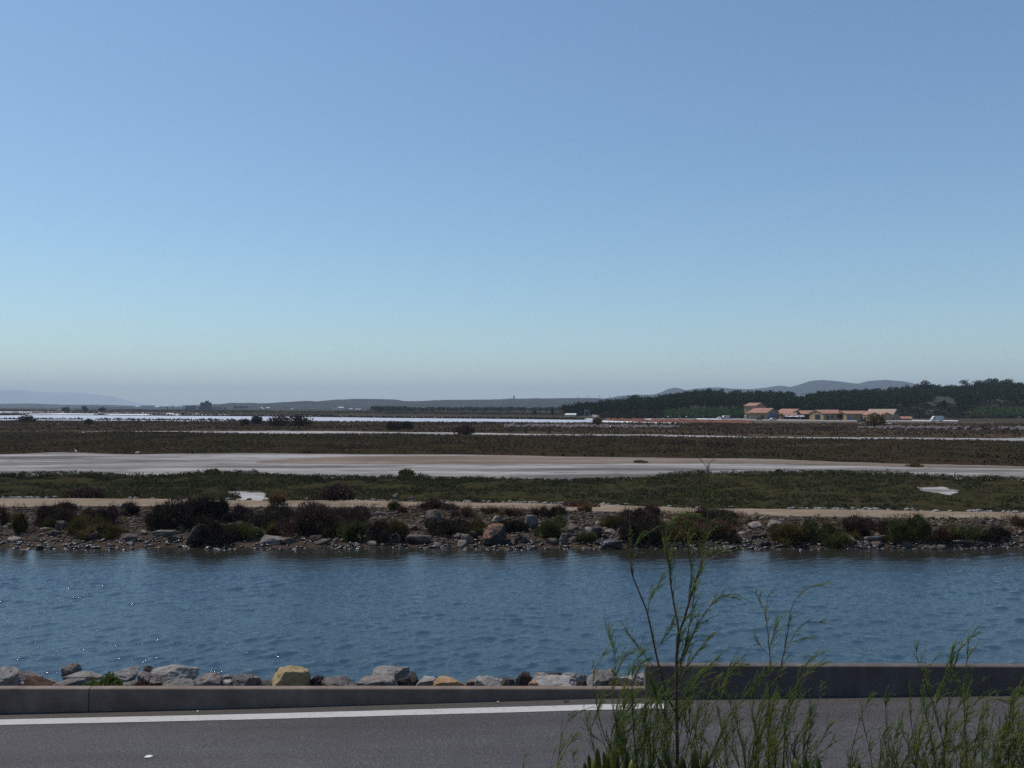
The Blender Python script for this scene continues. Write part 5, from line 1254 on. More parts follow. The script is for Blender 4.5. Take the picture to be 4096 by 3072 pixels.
for a, b, yt, dd, mt, lab in [
    (135.2, 138.6, 405.7, 1270, 'far_white', 'low pale shed farthest left of the white town roofs'), (141, 153, 405.7, 1270, 'far_white', 'long pale shed in the far town left of the silo'), (155, 159, 405.9, 1270, 'far_white', 'short pale shed right of the long pale shed in the far town'),
    (163.5, 168, 404.9, 1258, 'far_white', 'bright white roofed hall left of the two small bright tanks'), (167, 169.8, 405.9, 1258, 'far_white', 'small bright white tank left of its neighbour'), (170.4, 172, 405.8, 1258, 'far_white', 'small bright white tank right of its neighbour'),
    (169.4, 172.2, 405.0, 1270, 'far_white', 'white hall behind the two small bright tanks'), (174.5, 177.8, 405.6, 1258, 'far_white', 'bright white shed midway between the tanks and the silo'), (178, 179.5, 405.9, 1258, 'far_white', 'tiny bright shed right of the midway white shed'), (180, 182.2, 405.7, 1258, 'far_white', 'white shed closest to the grey block left of the silo'),
    (185.6, 194.2, 405.6, 1282, 'far_grey', 'wide grey block in the far town just left of the silo'), (223.5, 225.6, 406.4, 1294, 'far_grey', 'small grey cube house right of the silo'), (210.5, 220, 407.2, 1282, 'far_grey', 'low grey sheds right beside the silo'), (234, 246, 406.2, 1330, 'far_grey', 'low grey halls at the foot of the two masts'),
    (260.4, 262.6, 407.0, 1300, 'far_white', 'tiny white house left under the start of the blue hill'), (266, 269.4, 407.2, 1300, 'far_white', 'white gabled house under the left end of the blue hill'), (262, 264, 408.4, 1150, 'far_white', 'tiny low white house nearest below the left end of the blue hill'),
    (291, 293, 408.6, 1150, 'far_white', 'low white house alone under the blue hill'), (308.8, 314.6, 408.4, 1150, 'far_grey', 'pale grey hamlet house under the blue hill'), (295, 300, 408.9, 1120, 'far_grey', 'low greyish shed under the blue hill'),
    (349, 352.5, 408.4, 1120, 'far_white', 'white house just right of the big white hangar'), (355, 360.5, 408.9, 1100, 'far_white', 'second white house right of the big white hangar'), (343.5, 347.5, 408.3, 1180, 'far_grey', 'grey house touching the right side of the big white hangar'), (367, 378, 409.2, 1080, 'far_grey', 'row of low grey houses left of the dark tree belt')]:
    far_block('far_building', a, b, yt, dd, M[mt], lab, roof=M['far_white'] if mt == 'far_white' else None, pitch=.3 if b - a < 8 else 0)
far_block('white_hangar', 331.2, 339.0, 407.7, 1150, M['far_white'], 'lower left wing of the big white hangar under the blue hill', roof=M['white_sheet'])
far_block('white_hangar', 338.0, 343.4, 406.9, 1160, M['far_white'], 'big white hangar with bright roof under the blue hill', roof=M['white_sheet'], pitch=.25)
far_block('farm_hut', 81.8, 84.8, 405.9, 760, M['silo'], 'dark square hut on the flat horizon at the far left')
for a, b, yt, lab, sd in [(62, 70, 407.1, 'low dark bush on the flat horizon left of the dark hut', 1), (84.4, 88, 407, 'dark bush leaning against the dark square hut', 2), (99, 105, 406.9, 'low dark bush on the flat horizon right of the dark hut', 3)]:
    d_ = 740; rr = np.random.default_rng(sd); x_ = ((a + b) / 2 - 512) / FPX * d_; h_ = EYE + (HOR - yt) / FPX * d_ - MARSH
    root = empty('shrub', (x_, d_, MARSH), lab, 'shrub', 'bushes on the far horizon'); V, F = crown(0, 0, h_ * .42, (b - a) / 2 / FPX * d_, h_ * .6, 300, rr, .8); put('foliage', mesh_np('foliage', V, F), BM['dark'], root)
far_block('hill_house', 497.0, 499.6, 402.2, 2250, M['far_white'], 'tiny white house high on the blue hill')
far_block('hill_house', 413.5, 414.8, 403.6, 2250, M['far_white'], 'tiny white speck of a house on the blue hill left of centre')
# chimney, masts, wind turbines
ct = empty('brick_chimney', ((514 - 512) / FPX * 2480, 2480, 10), 'tall dark chimney standing on the crest of the blue hill', 'chimney')
zt = EYE + (HOR - 395.6) / FPX * 2480 - 10
MB().tube([(0, 0, -2), (0, 0, zt)], [2.2, 1.7], 10).build('shaft', M['silo'], ct); MB().tube([(0, 0, zt - 1), (0, 0, zt + .3)], [2.1, 2.1], 10).build('rim', M['silo'], ct)
for a, yt, lab in [(234.5, 402.9, 'taller thin mast right of the silo'), (240.9, 403.3, 'shorter thin mast farther right of the silo')]:
    d_ = 1320; h_ = EYE + (HOR - yt) / FPX * d_ - MARSH; root = empty('mast', ((a - 512) / FPX * d_, d_, MARSH), lab, 'mast', 'thin masts by the far town')
    MB().tube([(0, 0, -.5), (0, 0, h_ * .5), (0, 0, h_)], [.75, .5, .22], 6).build('pole', M['silo'], root); MB().box((0, 0, h_ * .28), (2.6, 1.6, 1.2)).build('platform', M['silo'], root)
for a, yb_, yt, rot, lab in [(578.5, 398.9, 395.9, 12, 'leftmost wind turbine on the crest of the blue hill'), (588.1, 398.9, 395.4, 47, 'second wind turbine from the left on the blue hill crest'), (599.7, 399.0, 395.2, 80, 'third wind turbine from the left with blades spread flat'), (609.5, 399.4, 395.0, 25, 'wind turbine nearest the dark pine hill')]:
    d_ = 2700; x_ = (a - 512) / FPX * d_; z0 = EYE + (HOR - yb_) / FPX * d_ - 4; hub = EYE + (HOR - yt - .8) / FPX * d_ - z0
    root = empty('wind_turbine', (x_, d_, z0), lab, 'wind turbine', 'wind turbines on the far crest')
    MB().tube([(0, 0, -8), (0, 0, hub)], [.75, .42], 8).build('tower', M['far_grey'], root); MB().box((0, .6, hub), (.9, 2.6, .9)).build('nacelle', M['far_grey'], root)
    for q in range(3):
        an = R(rot + 120 * q); MB().tube([(0, -.9, hub), (math.sin(an) * 4.6, -.9, hub + math.cos(an) * 4.6)], [.38, .12], 5).build('blade', M['far_grey'], root)

# ------------------------------------------------------------------ vehicles and containers in the yard
M['car_white'] = noisy('white_car_paint', [(.50, .50, .50), (.58, .58, .58)], scale=1, rough=.25, spec=.6)
M['car_dark'] = noisy('dark_green_paint', [(.015, .03, .025), (.025, .045, .035)], scale=1, rough=.4)
M['car_glass'] = noisy('vehicle_glass', [(.015, .018, .022), (.02, .024, .03)], scale=1, rough=.08, spec=.8)
M['tyre'] = noisy('tyre_rubber', [(.015, .015, .015), (.025, .025, .025)], scale=3)
M['bin_green'] = noisy('green_container_paint', [(.02, .11, .075), (.035, .15, .10)], scale=1, rough=.5)
M['bin_blue'] = noisy('blue_grey_container_paint', [(.03, .07, .12), (.05, .10, .16)], scale=1, rough=.5)
def vehicle(px, ybase, kind, paint, label, rotz=0, d=None, name='parked_car', cat='car'):
    x, d, z = G(px, ybase); root = empty(name, (x, d, z), label, cat, 'vehicles parked by the sheds'); root.rotation_euler = (0, 0, R(rotz)); root.scale = (.62, .62, .62)
    if kind == 'car': prof = [(-2.0, .35), (-2.05, .75), (-1.3, .92), (-.75, 1.42), (.75, 1.45), (1.5, .95), (2.05, .85), (2.05, .35)]; wdt = 1.7; gl = [(-1.15, .95), (-.68, 1.36), (.68, 1.38), (1.3, .95)]; wx = 1.25
    elif kind == 'van': prof = [(-2.4, .35), (-2.4, 1.05), (-1.9, 1.25), (-1.45, 2.1), (2.35, 2.15), (2.4, .35)]; wdt = 1.9; gl = [(-1.82, 1.28), (-1.42, 1.98), (-.5, 2.0), (-.5, 1.28)]; wx = 1.5
    else: prof = [(-2.9, .45), (-2.9, 1.3), (-2.5, 1.5), (-2.1, 2.2), (-1.6, 2.75), (2.9, 2.8), (2.95, .5)]; wdt = 2.2; gl = [(-2.42, 1.55), (-2.05, 2.15), (-1.1, 2.15), (-1.1, 1.55)]; wx = 1.9
    MB().prism([(a, -wdt / 2, b) for a, b in prof], (0, wdt, 0)).build('body', paint, root)
    MB().prism([(a, -wdt / 2 - .012, b) for a, b in gl], (0, wdt + .024, 0)).build('windows', M['car_glass'], root)
    for sx in (-1, 1):
        for sy in (-1, 1): MB().tube([(sx * wx, sy * wdt / 2 - .11, .33), (sx * wx, sy * wdt / 2 + .11, .33)], .33, 12).build('wheel', M['tyre'], root)
    return root
vehicle(669.3, 418.3, 'car', M['car_white'], 'white car farthest left in the yard below the vineyard', 8)
vehicle(680.2, 418.4, 'car', M['car_white'], 'white car between the blue grey and green containers', -10)
vehicle(687.5, 418.5, 'car', M['car_white'], 'pale car in the yard right of the blue grey container', 15)
vehicle(725.5, 418.9, 'van', M['car_white'], 'bright white van alone in the yard left of the tower house', 20, name='parked_van', cat='van')
vehicle(720.5, 419.0, 'car', M['car_white'], 'low white car touching the lone bright van', 5)
vehicle(747.4, 418.6, 'van', M['car_white'], 'white van with rounded roof at the left foot of the tower house', 35, name='parked_van', cat='van')
vehicle(759.3, 420.2, 'van', M['car_dark'], 'dark green tractor like truck in front of the red roofed shed', 60, name='parked_truck', cat='truck')
vehicle(936.8, 421.6, 'camper', M['car_white'], 'white camper van parked right of the sheds below the dark pines', 0, name='camper_van', cat='van')
vehicle(861.5, 421.9, 'car', M['car_dark'], 'dark car with shining roof before the long ochre building', 10)
vehicle(773, 420.5, 'car', M['car_white'], 'pale car by the blue double door', 12)
def container(px, yb_, wpx, hpx, m, label):
    x, d, z = G(px, yb_); w_ = wpx / FPX * d; h_ = hpx / FPX * d; root = empty('waste_container', (x, d, z), label, 'container', 'containers in the yard')
    MB().prism([(-w_ / 2, 0, .1), (w_ / 2, 0, .1), (w_ / 2 * 1.08, 0, h_ * .82), (-w_ / 2 * 1.08, 0, h_ * .82)], (0, 1.6, 0)).build('body', m, root)
    MB().box((0, .8, h_ * .9), (w_ * 1.1, 1.75, h_ * .16)).build('lid', m, root)
container(676.8, 418.4, 4.2, 2.2, M['bin_blue'], 'blue grey container beside the white cars in the yard')
container(672.6, 418.3, 2.4, 1.8, M['bin_green'], 'small green container at the left end of the yard')
container(695.8, 418.6, 3.0, 2.2, M['bin_green'], 'green container standing right of the pale car')

# gulls on the flat
def gull(px, py, label, rot, sc=1.0):
    x, d, z = G(px, py); root = empty('gull', (x, d, z), label, 'bird', 'gulls on the salt marsh'); root.rotation_euler = (0, 0, R(rot)); root.scale = (sc,) * 3
    V, F = ico(2); B_ = V * np.array([.26, .09, .10]); B_[:, 2] += .26 - .18 * np.clip(-V[:, 0], 0, 1) * .4; H_ = V * np.array([.075, .06, .065]) + np.array([.24, 0, .40]); Nk = V * np.array([.08, .05, .12]) + np.array([.2, 0, .31])
    VV, FF = join([(B_, F), (H_, F), (Nk, F)]); put('body', mesh_np('body', VV, FF), M['white_sheet'], root, smooth=True)
    MB().prism([(.31, -.015, .40), (.39, 0, .385), (.31, .015, .40), (.31, 0, .37)], (0, 0, .012)).build('bill', M['tiles_pale'], root)
    for s_ in (-.04, .04): MB().tube([(0, s_, 0), (.0, s_, .2)], .012, 4).build('leg', M['tiles_pale'], root)
gull(76, 452.8, 'white gull standing on the upper edge of the salt flat at left', 150, .75)
gull(137, 454.5, 'white gull standing on the salt flat edge right of the other gull', 20, .75)

# small things on the road
def scrap(px, py, rx, ry, m, label, name, cat, sd):
    d = 10.3
    for _ in range(4): d = (EYE - float(road_z((px - 512) / FPX * d))) * FPX / (py - HOR)
    x = (px - 512) / FPX * d; V, F = rock_geo(sd, 2, .08, 6); V = V * np.array([rx, ry, .005])
    tag(put(name, mesh_np(name, V, F), m, loc=(x, d, float(road_z(x)) + .006), smooth=True), label, cat)
scrap(149, 757, .046, .042, M['white_sheet'], 'flat white scrap of litter lying on the asphalt at left', 'litter_scrap', 'litter', 4001)
scrap(566, 701.4, .035, .05, S['rust'], 'reddish brown dead leaf on the asphalt above the white line', 'dead_leaf', 'leaf', 4002)
scrap(198, 711.5, .014, .02, M['white_sheet'], 'tiny white pebble between the wall and the white line', 'pebble', 'stone', 4003)
scrap(498, 702.4, .022, .03, M['tiles_pale'], 'tiny yellowish scrap by the wall above the white line', 'litter_scrap', 'litter', 4004)
scrap(568.5, 714.6, .014, .016, S['dark'], 'tiny dark pebble on the lower edge of the white line', 'pebble', 'stone', 4005)

# ------------------------------------------------------------------ feathery shrubs (tamarisk) beside the camera
def smooth_path(pts, n):
    p = np.array(pts, float); d = np.r_[0, np.cumsum(np.linalg.norm(np.diff(p, axis=0), axis=1))]; t = np.linspace(0, d[-1], n)
    q = np.stack([np.interp(t, d, p[:, k]) for k in range(p.shape[1])], 1)
    for _ in range(3):
        q[1:-1] = .25 * q[:-2] + .5 * q[1:-1] + .25 * q[2:]
    return q

class Stem:
    def __init__(s, pts, r0, r1, lush=1.0, start=.1, tip=.25, reach=1.0, bare=False):
        s.pts, s.r0, s.r1, s.lush, s.start, s.tip, s.reach, s.bare = pts, r0, r1, lush, start, tip, reach, bare

WIND = np.array([.55, .05, .1])
def shoot(base, dirn, L, rr, parts, leaf_len, arch):
    """a green shoot arching with the wind, feathered with tiny twigs"""
    k = 7; p = [base]; d = dirn / np.linalg.norm(dirn)
    for i in range(k - 1):
        d = d + WIND * arch * .16 + np.array([0, 0, -.05 * arch * i]) + rr.normal(size=3) * .05; d /= np.linalg.norm(d); p.append(p[-1] + d * L / (k - 1))
    p = np.array(p); parts.append(tube(p, np.linspace(.0014, .0007, k), 3))
    n = max(5, int(L / .0056)); t = rr.uniform(.05, 1.0, n) * (k - 1); i = np.minimum(t.astype(int), k - 2); f = (t - i)[:, None]
    C = p[i] * (1 - f) + p[i + 1] * f; T = p[i + 1] - p[i]; T /= np.linalg.norm(T, axis=1)[:, None]
    D = T + rr.normal(size=(n, 3)) * .25 + WIND * .12
    parts.append(blades(C, D, leaf_len * rr.uniform(.5, 1.5, n) * (1.1 - .6 * t / (k - 1)), .0017, rr))

def tamarisk(label, d0, stems, seed, base_px, name='tamarisk_shrub', ground=None):
    rr = np.random.default_rng(seed); bx, _, _ = P(base_px, 768, d0); gz = 3.30
    root = empty(name, (bx, d0, gz), label, 'shrub', 'feathery shrubs along the near roadside'); off = np.array([bx, d0, gz])
    for si, st in enumerate(stems):
        pts = list(st.pts); wob = rr.uniform(-.14, .14); tilt = rr.uniform(-.22, .22)
        w = []
        y_bot = max(p[1] for p in pts)
        for px, py in pts:
            dd = d0 + wob + tilt * (y_bot - py) / 300; w.append(P(px, py, dd))
        w = np.array(w)
        if pts[0][1] >= 740: w = np.vstack([[bx * .55 + w[0, 0] * .45, d0 + wob * .4, gz - .08], w])
        n = max(10, int(len(pts) * 7)); q = smooth_path(w, n) - off
        ln = np.r_[0, np.cumsum(np.linalg.norm(np.diff(q, axis=0), axis=1))]; tot = ln[-1]; u = ln / tot
        rad = st.r0 + (st.r1 - st.r0) * u
        V, F = tube(q, rad, 6); so_ = put('stem', mesh_np('stem', V, F), M['bark'], root, smooth=True)
        parts = []
        m = int(tot * 60 * st.lush); 
        for _ in range(m):
            v = st.start + (1 - st.start) * rr.uniform(0, 1) ** .9; i = min(int(np.searchsorted(u, v)), n - 2); i = max(i, 1)
            T = q[i + 1] - q[i - 1]; T /= np.linalg.norm(T); side = rr.normal(size=3); side -= T * side.dot(T); side /= np.linalg.norm(side); side[1] *= .7
            L = rr.uniform(.06, .19) * st.reach * (1 - .45 * v) * (1.6 if rr.uniform() < .12 else 1)
            shoot(q[i], T * 1.0 + side * rr.uniform(.12, .42) + np.array([0, 0, .25]), L, rr, parts, .026, rr.uniform(.1, .9) if rr.uniform() < .8 else 1.7)
        if st.tip: shoot(q[-1], q[-1] - q[-4], st.tip * rr.uniform(.5, .8) * .5, rr, parts, .02, 1.2)
        if parts:
            V, F = join(parts); put('foliage', mesh_np('foliage', V, F), M['leaf'], so_)
    return root

def rnd_stems(px0, px1, yt0, yt1, n, seed, lush=1.1, lean=14, r0=.0035):
    rr = np.random.default_rng(seed); out = []
    for k in range(int(n * 1.35)):
        a = rr.uniform(px0, px1); b = a + rr.normal() * lean + 5; yt = rr.uniform(yt0, yt1); ymid = (772 + yt) / 2
        out.append(Stem([(a, 774), ((a + b) / 2 + rr.normal() * 5, ymid), (b, yt + 14), (b + rr.uniform(0, 9), yt)], r0 * rr.uniform(.45, .9), .0010, lush * rr.uniform(.35, .85), .02, .2))
    return out

main = [
    Stem([(677, 774), (677.5, 749), (676.4, 709), (676.4, 657), (678.7, 634)], .0098, .0068, .8, .15, 0, 1.1),
    Stem([(678.7, 634), (677.5, 622), (674, 605), (670.6, 583), (669.3, 567), (666, 552.6), (665.4, 538), (668, 528), (673, 521.3), (680.8, 516.9), (688, 515.4), (699.4, 518.4)], .0058, .0010, 1.1, .05, 0),
    Stem([(678.7, 634), (683.3, 622), (690, 599), (697, 576), (700.4, 567), (702.3, 552.6), (705.3, 538), (707.2, 523), (708.7, 507.6), (709.2, 494), (708.2, 479), (708.2, 469.4)], .0062, .0016, 0.85, .0, 0, 1.05),
    Stem([(708.2, 470), (703.5, 463), (696.5, 456), (696, 451), (696.8, 443)], .0016, .0007, .45, .0, .05, .3),
    Stem([(708.2, 470), (710, 463.5), (713, 459), (717, 455.7)], .0014, .0007, .5, .0, .03, .3),
    Stem([(709.5, 493), (712, 487), (715, 482), (721.4, 477)], .0010, .0006, .4, .0, .03, .3),
    Stem([(690, 599), (691.5, 570), (689, 555.6), (687.6, 538), (686.5, 530), (684.7, 525)], .0030, .0010, 1.1, .1, .05, .8),
    Stem([(694, 590), (699, 571), (712, 557.5), (720, 553.6), (737.5, 551)], .0016, .0007, .6, .1, 0, .7),
    Stem([(698, 575), (703, 560), (711, 553), (722, 550)], .0013, .0007, .6, .1, 0, .7),
    Stem([(704, 545), (710, 532), (716, 527), (724, 525.5)], .0012, .0007, .6, .1, 0, .6),
    Stem([(706, 532), (712, 521), (722, 517), (733, 520)], .0012, .0007, .5, .1, 0, .5),
    Stem([(680, 664), (685.6, 645.4), (690, 622), (692.6, 605), (694, 590)], .0040, .0012, 1.1, .05, .15, 1),
    Stem([(680, 668), (683, 659), (690, 642), (697, 626), (706.4, 610.7), (715.7, 600), (723.8, 596.8), (735.4, 598)], .0040, .0009, .9, .05, 0, 1),
    Stem([(676, 712), (668, 699), (658.5, 664.5), (654.4, 646), (650.3, 625.8), (647, 611.6), (643.6, 602.5), (634.7, 582), (631.3, 572), (630.8, 562.4), (631.3, 547.7), (628.9, 538), (625.4, 523), (624.5, 514), (625.4, 506.6), (627.9, 499.7), (633.8, 492.9), (647, 482.6)], .0062, .0011, .22, .12, 0, .9),
    Stem([(647, 612), (650, 600), (656, 588), (661, 580)], .0014, .0007, 1.2, .1, .1, .8),
    Stem([(630.5, 556), (634, 547), (640, 536), (646, 530), (653, 529.5)], .0013, .0007, .6, .1, 0, .5),
    Stem([(631, 552), (637, 545), (642, 539)], .0010, .0006, .6, .1, 0, .5),
    Stem([(657, 672), (646.3, 657.7), (642, 651), (633.4, 641.4), (628.6, 633.3), (624, 626.9)], .0020, .0008, .55, .2, .05, .9),
    Stem([(656, 650), (662, 642), (667, 634), (672, 626)], .0020, .0008, 1.3, .1, .1, 1),
    Stem([(677, 690), (686, 668), (694, 655), (702, 648), (708, 640)], .0028, .0008, 1.1, .1, .1, 1),
    Stem([(677, 720), (688, 700), (697, 680), (706, 668), (716, 661)], .0028, .0008, 1.1, .1, .1, 1),
    Stem([(676, 735), (664, 715), (655, 694), (650, 680)], .0028, .0008, 1.2, .1, .1, 1),
] + rnd_stems(645, 708, 672, 722, 13, 5, 1.0)
tamarisk('tallest feathery shrub with a dark upright stem reaching above the canal bank', 4.6, main, 11, 677)
left = [
    Stem([(624, 774), (621.3, 754), (619, 736), (614.7, 717.6), (612.5, 703), (612.5, 684.5), (615, 670), (615, 653), (612.4, 646.2), (609, 638), (608, 631.3)], .0046, .0009, .8, .05, 0),
    Stem([(618, 774), (616, 756.6), (605.8, 740.4), (601.4, 727.2), (597.8, 709.5), (594.8, 695.6), (592.6, 686.7), (593.4, 674), (596, 663), (604, 654)], .0040, .0008, .6, .05, 0),
    Stem([(605.8, 740.4), (592.6, 739.6), (587.5, 730), (586.7, 718.3)], .0018, .0008, .6, .1, .05),
    Stem([(638, 774), (634, 740), (633, 717.6), (631.6, 691.9), (631.8, 676.7), (634, 661.8), (642, 653.6)], .0046, .0010, 1.0, .05, .1),
    Stem([(632, 690), (636, 674), (641, 664), (648, 659)], .0020, .0008, 1.5, .05, .1, .7),
    Stem([(613, 690), (617, 672), (622, 660), (628, 655)], .0016, .0008, .9, .05, .1),
    Stem([(622, 740), (624, 715), (622, 700), (626, 682), (630, 672)], .0024, .0009, 1.0, .05, .1),
    Stem([(650, 774), (648.5, 758), (645.5, 736), (642.6, 723.5), (647, 706), (655, 702)], .0036, .0009, 1.0, .05, .1),
] + rnd_stems(596, 660, 690, 728, 17, 6, 1.05)
tamarisk('bushy feathery shrub before the low wall end left of the tallest shrub', 4.45, left, 12, 624)
thin = [
    Stem([(556, 775), (557.3, 767), (560.3, 743.3), (563.2, 730.8), (569, 720.5), (577.2, 713.2), (584, 710), (591, 707.3)], .0028, .0008, .42, .1, 0, .8),
    Stem([(557, 775), (558.5, 762), (564.7, 750.7), (569, 743), (573.5, 737.4)], .0020, .0008, .8, .2, .05, .7),
    Stem([(549, 775), (552, 756), (556, 748)], .0012, .0007, .5, .1, .05, .6),
    Stem([(522, 775), (523, 762), (526, 755)], .0012, .0007, .4, .1, .03, .5),
    Stem([(574, 775), (575, 762), (573, 752)], .0012, .0007, .5, .1, .04, .6),
]
tamarisk('thin arching feathery sprig standing alone before the asphalt', 4.35, thin, 13, 557)
right = [
    Stem([(768.3, 774), (769.8, 736), (769, 706.6), (769.8, 670), (770.7, 664.4), (768.4, 638.3), (766, 619.3), (765.2, 610.6), (760.4, 604.3), (758.5, 598.7)], .0050, .0010, .62, .05, 0),
    Stem([(765.5, 612), (767, 605), (766.8, 600), (770, 594), (773, 591)], .0010, .0006, .5, .1, 0, .4),
    Stem([(770, 722), (771, 717.6), (775, 695.6), (780, 670), (785, 647.8), (788, 630.4), (790.5, 610.6), (795.3, 599.5), (803.2, 590.8), (814.2, 586), (821.4, 585.3), (826.1, 588.4)], .0044, .0009, .42, .0, 0, .8),
    Stem([(796, 598.5), (801, 594.5), (806, 592.8), (811, 593)], .0010, .0006, .4, .1, 0, .3),
    Stem([(769, 655), (772, 640), (776, 626), (780, 621)], .0016, .0007, 1.0, .1, 0, .8),
    Stem([(782, 660), (787, 648), (797, 630), (800, 626), (812, 621), (830, 624)], .0014, .0006, .5, .1, 0, .5),
    Stem([(783, 655), (793, 642), (801, 639), (818, 638.5)], .0012, .0006, .5, .1, 0, .5),
    Stem([(768, 655), (758, 643), (750, 648), (745, 656), (741, 668)], .0014, .0008, .6, .1, 0, .6),
    Stem([(783, 774), (784.5, 736), (788, 714), (795.5, 688), (803, 667), (811, 659), (824, 653)], .0044, .0009, .9, .05, 0),
    Stem([(797, 684), (806, 674), (816, 668), (820, 665.5)], .0016, .0007, .8, .1, 0, .7),
    Stem([(747, 774), (741, 739.6), (735, 717.6), (728, 699), (724, 688), (728, 672), (735, 664)], .0042, .0009, .9, .05, .1),
    Stem([(711, 774), (713, 767), (720.6, 750.7), (729.4, 730.8), (735, 712), (748, 692), (756, 680)], .0042, .0009, .9, .1, .1),
    Stem([(755, 774), (756, 740), (752, 712), (754, 690), (760, 677), (768, 672)], .0036, .0009, 1.1, .05, .1),
    Stem([(716, 700), (722, 684), (730, 672), (738, 668)], .0018, .0008, 1.2, .05, .1),
] + rnd_stems(712, 812, 690, 735, 24, 7, 1.05)
tamarisk('wide feathery shrub before the tall wall with one long arching tip', 4.8, right, 14, 765)
far_r = [
    Stem([(967.5, 774), (967, 766), (965.5, 737), (963.8, 702.6), (964.7, 681), (966.4, 663.8), (968, 648), (968.3, 641)], .0060, .0012, .6, .12, .04, .9),
    Stem([(966.6, 662), (970.7, 653.4), (977.6, 645.7), (985.3, 642.2)], .0012, .0006, .5, .1, 0, .5),
    Stem([(942, 774), (943, 763), (944, 745.7), (946.6, 719.8), (949, 702.6), (951.7, 676.7), (950, 663.8), (951.7, 650.9)], .0058, .0010, 1.0, .05, .06),
    Stem([(953, 672), (956, 659.5), (958.6, 650.9), (969, 639.7), (973.3, 632.8)], .0022, .0007, .9, .0, 0, .8),
    Stem([(937, 774), (932.8, 750), (929.3, 728.4), (924, 707), (921.5, 689.7), (924, 676.7), (930, 666.4), (936, 657)], .0040, .0008, .6, .05, 0, .8),
    Stem([(944, 745), (941.4, 737), (934.5, 707), (929.3, 696.6), (923, 676), (917, 659.5), (916, 647.4)], .0038, .0009, .75, .05, .03, .8),
    Stem([(920, 664), (923, 657), (925, 651)], .0010, .0006, .8, .0, .02, .5),
    Stem([(965, 700), (968, 690), (976, 684), (989, 681)], .0014, .0006, .5, .1, 0, .5),
    Stem([(966, 715), (978, 700), (992, 694), (1006, 690)], .0014, .0006, .5, .1, 0, .5),
    Stem([(947, 720), (957, 712), (962, 698), (958, 684)], .0018, .0008, .8, .1, .05),
    Stem([(932, 720), (938, 696), (944, 684), (946, 672)], .0020, .0008, 1.0, .1, .05),
] + rnd_stems(908, 975, 705, 748, 17, 8, .95)
tamarisk('feathery shrub with a straight reddish stem before the right part of the tall wall', 4.5, far_r, 15, 948)
mid_r = [
    Stem([(916, 774), (915.5, 766), (913.8, 737), (910.3, 719.8), (909.5, 702.6), (911, 694)], .0034, .0009, .5, .05, .03, .8),
    Stem([(912, 735), (917, 716), (923, 705)], .0014, .0008, .6, .1, .03, .7),
    Stem([(899, 774), (898, 767), (893, 748), (886.2, 724), (885.3, 702.6)], .0034, .0009, .6, .05, .05, .8),
    Stem([(893, 748), (897, 734), (900, 724)], .0014, .0007, .9, .1, .03, .7),
    Stem([(888, 748), (882, 738), (880, 732)], .0014, .0007, .6, .1, .03, .7),
    Stem([(848, 774), (850.9, 754), (856, 732.8), (861.2, 715.5), (868.5, 700.9)], .0040, .0010, .6, .1, .03, .9),
    Stem([(873, 774), (870.7, 756), (865.5, 732.8), (861.5, 717), (862, 706)], .0034, .0009, .6, .05, .05, .8),
] + rnd_stems(845, 905, 728, 758, 10, 9, .75)
tamarisk('sparse low feathery shrub before the asphalt left of the reddish stemmed one', 4.7, mid_r, 16, 880)
edge = [
    Stem([(1008, 774), (1008.6, 767), (1007.8, 737), (1010, 711), (1013, 700)], .0036, .0010, 1.0, .05, .08),
    Stem([(981, 774), (982, 767), (982.8, 737), (982, 711), (986, 700), (995, 698), (1004, 702)], .0030, .0009, .8, .05, .05),
    Stem([(1024, 774), (1022, 745.7), (1021.6, 728), (1026, 712)], .0030, .0009, 1.0, .05, .08),
    Stem([(1000, 740), (1008, 715), (1016, 700), (1022, 690)], .0020, .0008, .8, .1, .05),
] + rnd_stems(976, 1040, 705, 748, 19, 10, 1.05)
tamarisk('feathery shrub filling the lower right corner of the photo', 4.3, edge, 17, 1006)

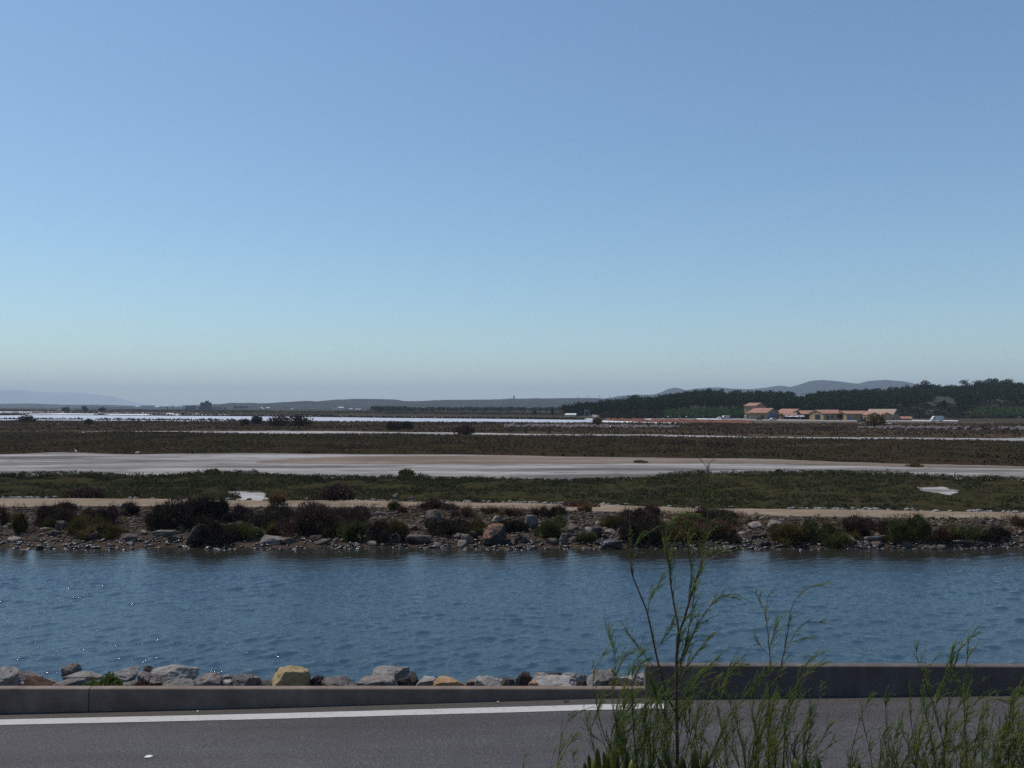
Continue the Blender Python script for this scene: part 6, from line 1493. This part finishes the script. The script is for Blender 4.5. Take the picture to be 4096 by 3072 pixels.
# fleshy finger leaved plants at the feet of the shrubs
def fingers(label, d, base, leaves, seed):
    rr = np.random.default_rng(seed); x, _, _ = P(base, 775, d); z0 = 3.36; root = empty('succulent_plant', (x, d, z0), label, 'plant', 'fleshy finger leaved plants at the bottom edge'); off = np.array([x, d, z0]); parts = []
    for px, py, bx, wd in leaves:
        dd = d + rr.normal() * .06; tip = np.array(P(px, py, dd)) - off; bot = np.array(P(bx, 790, dd + rr.normal() * .03)) - off
        mid = (tip + bot) / 2 + np.array([(px - bx) * .0006, rr.normal() * .01, .0]); n = 9; t = np.linspace(0, 1, n)[:, None]
        q = (1 - t) ** 2 * bot + 2 * t * (1 - t) * mid + t ** 2 * tip; r = wd / 2 / FPX * d
        prof = np.interp(t[:, 0], [0, .3, .75, .9, .97, 1], [.8, 1.0, .95, .72, .42, .05]); V, F = tube(q, r * prof, 8); parts.append((V, F))
    V, F = join(parts); put('leaves', mesh_np('leaves', V, F), M['succulent'], root, smooth=True)
fingers('clump of upright fleshy finger leaves below the bushy shrub left of the main stem', 3.95, 610, [(588.5, 754, 593, 5.2), (597, 747.5, 601, 6.2), (603.5, 751, 610, 5.6), (607.5, 755.5, 608, 4.6), (612.5, 749.3, 615, 5.6), (617, 754, 618, 4.0), (623.5, 760.5, 622, 4.4), (626.5, 752, 629, 5.8), (632, 759, 630, 6.4), (584.5, 762, 588, 5.0), (614, 765, 613, 4.5), (637, 762.5, 634, 5.2), (601, 763, 604, 5), (593, 759, 597, 6)], 1)
fingers('clump of fleshy finger leaves right of the main stem with two leaves leaning left', 3.95, 690, [(662.5, 745.5, 680, 6.0), (657.5, 756.5, 674, 5.2), (682, 757, 684, 8.2), (694, 746, 697, 8.6), (706.5, 750, 702, 6.4), (705, 762, 704, 6.0), (676, 764, 684, 6.5)], 2)
fingers('low clump of fleshy leaves under the wide shrub before the tall wall', 3.95, 805, [(794.5, 758.5, 806, 7.0), (803.5, 754, 812, 6.2), (817.5, 756.5, 822, 5.2), (812, 764, 812, 8), (820, 766.5, 821, 6), (799, 764, 806, 6)], 3)
fingers('two stubby succulent leaves at the bottom edge right of the wide shrub', 3.95, 866, [(859, 762.5, 860, 5.0), (854, 766, 855, 4.2), (878.5, 766, 878, 4.5)], 4)
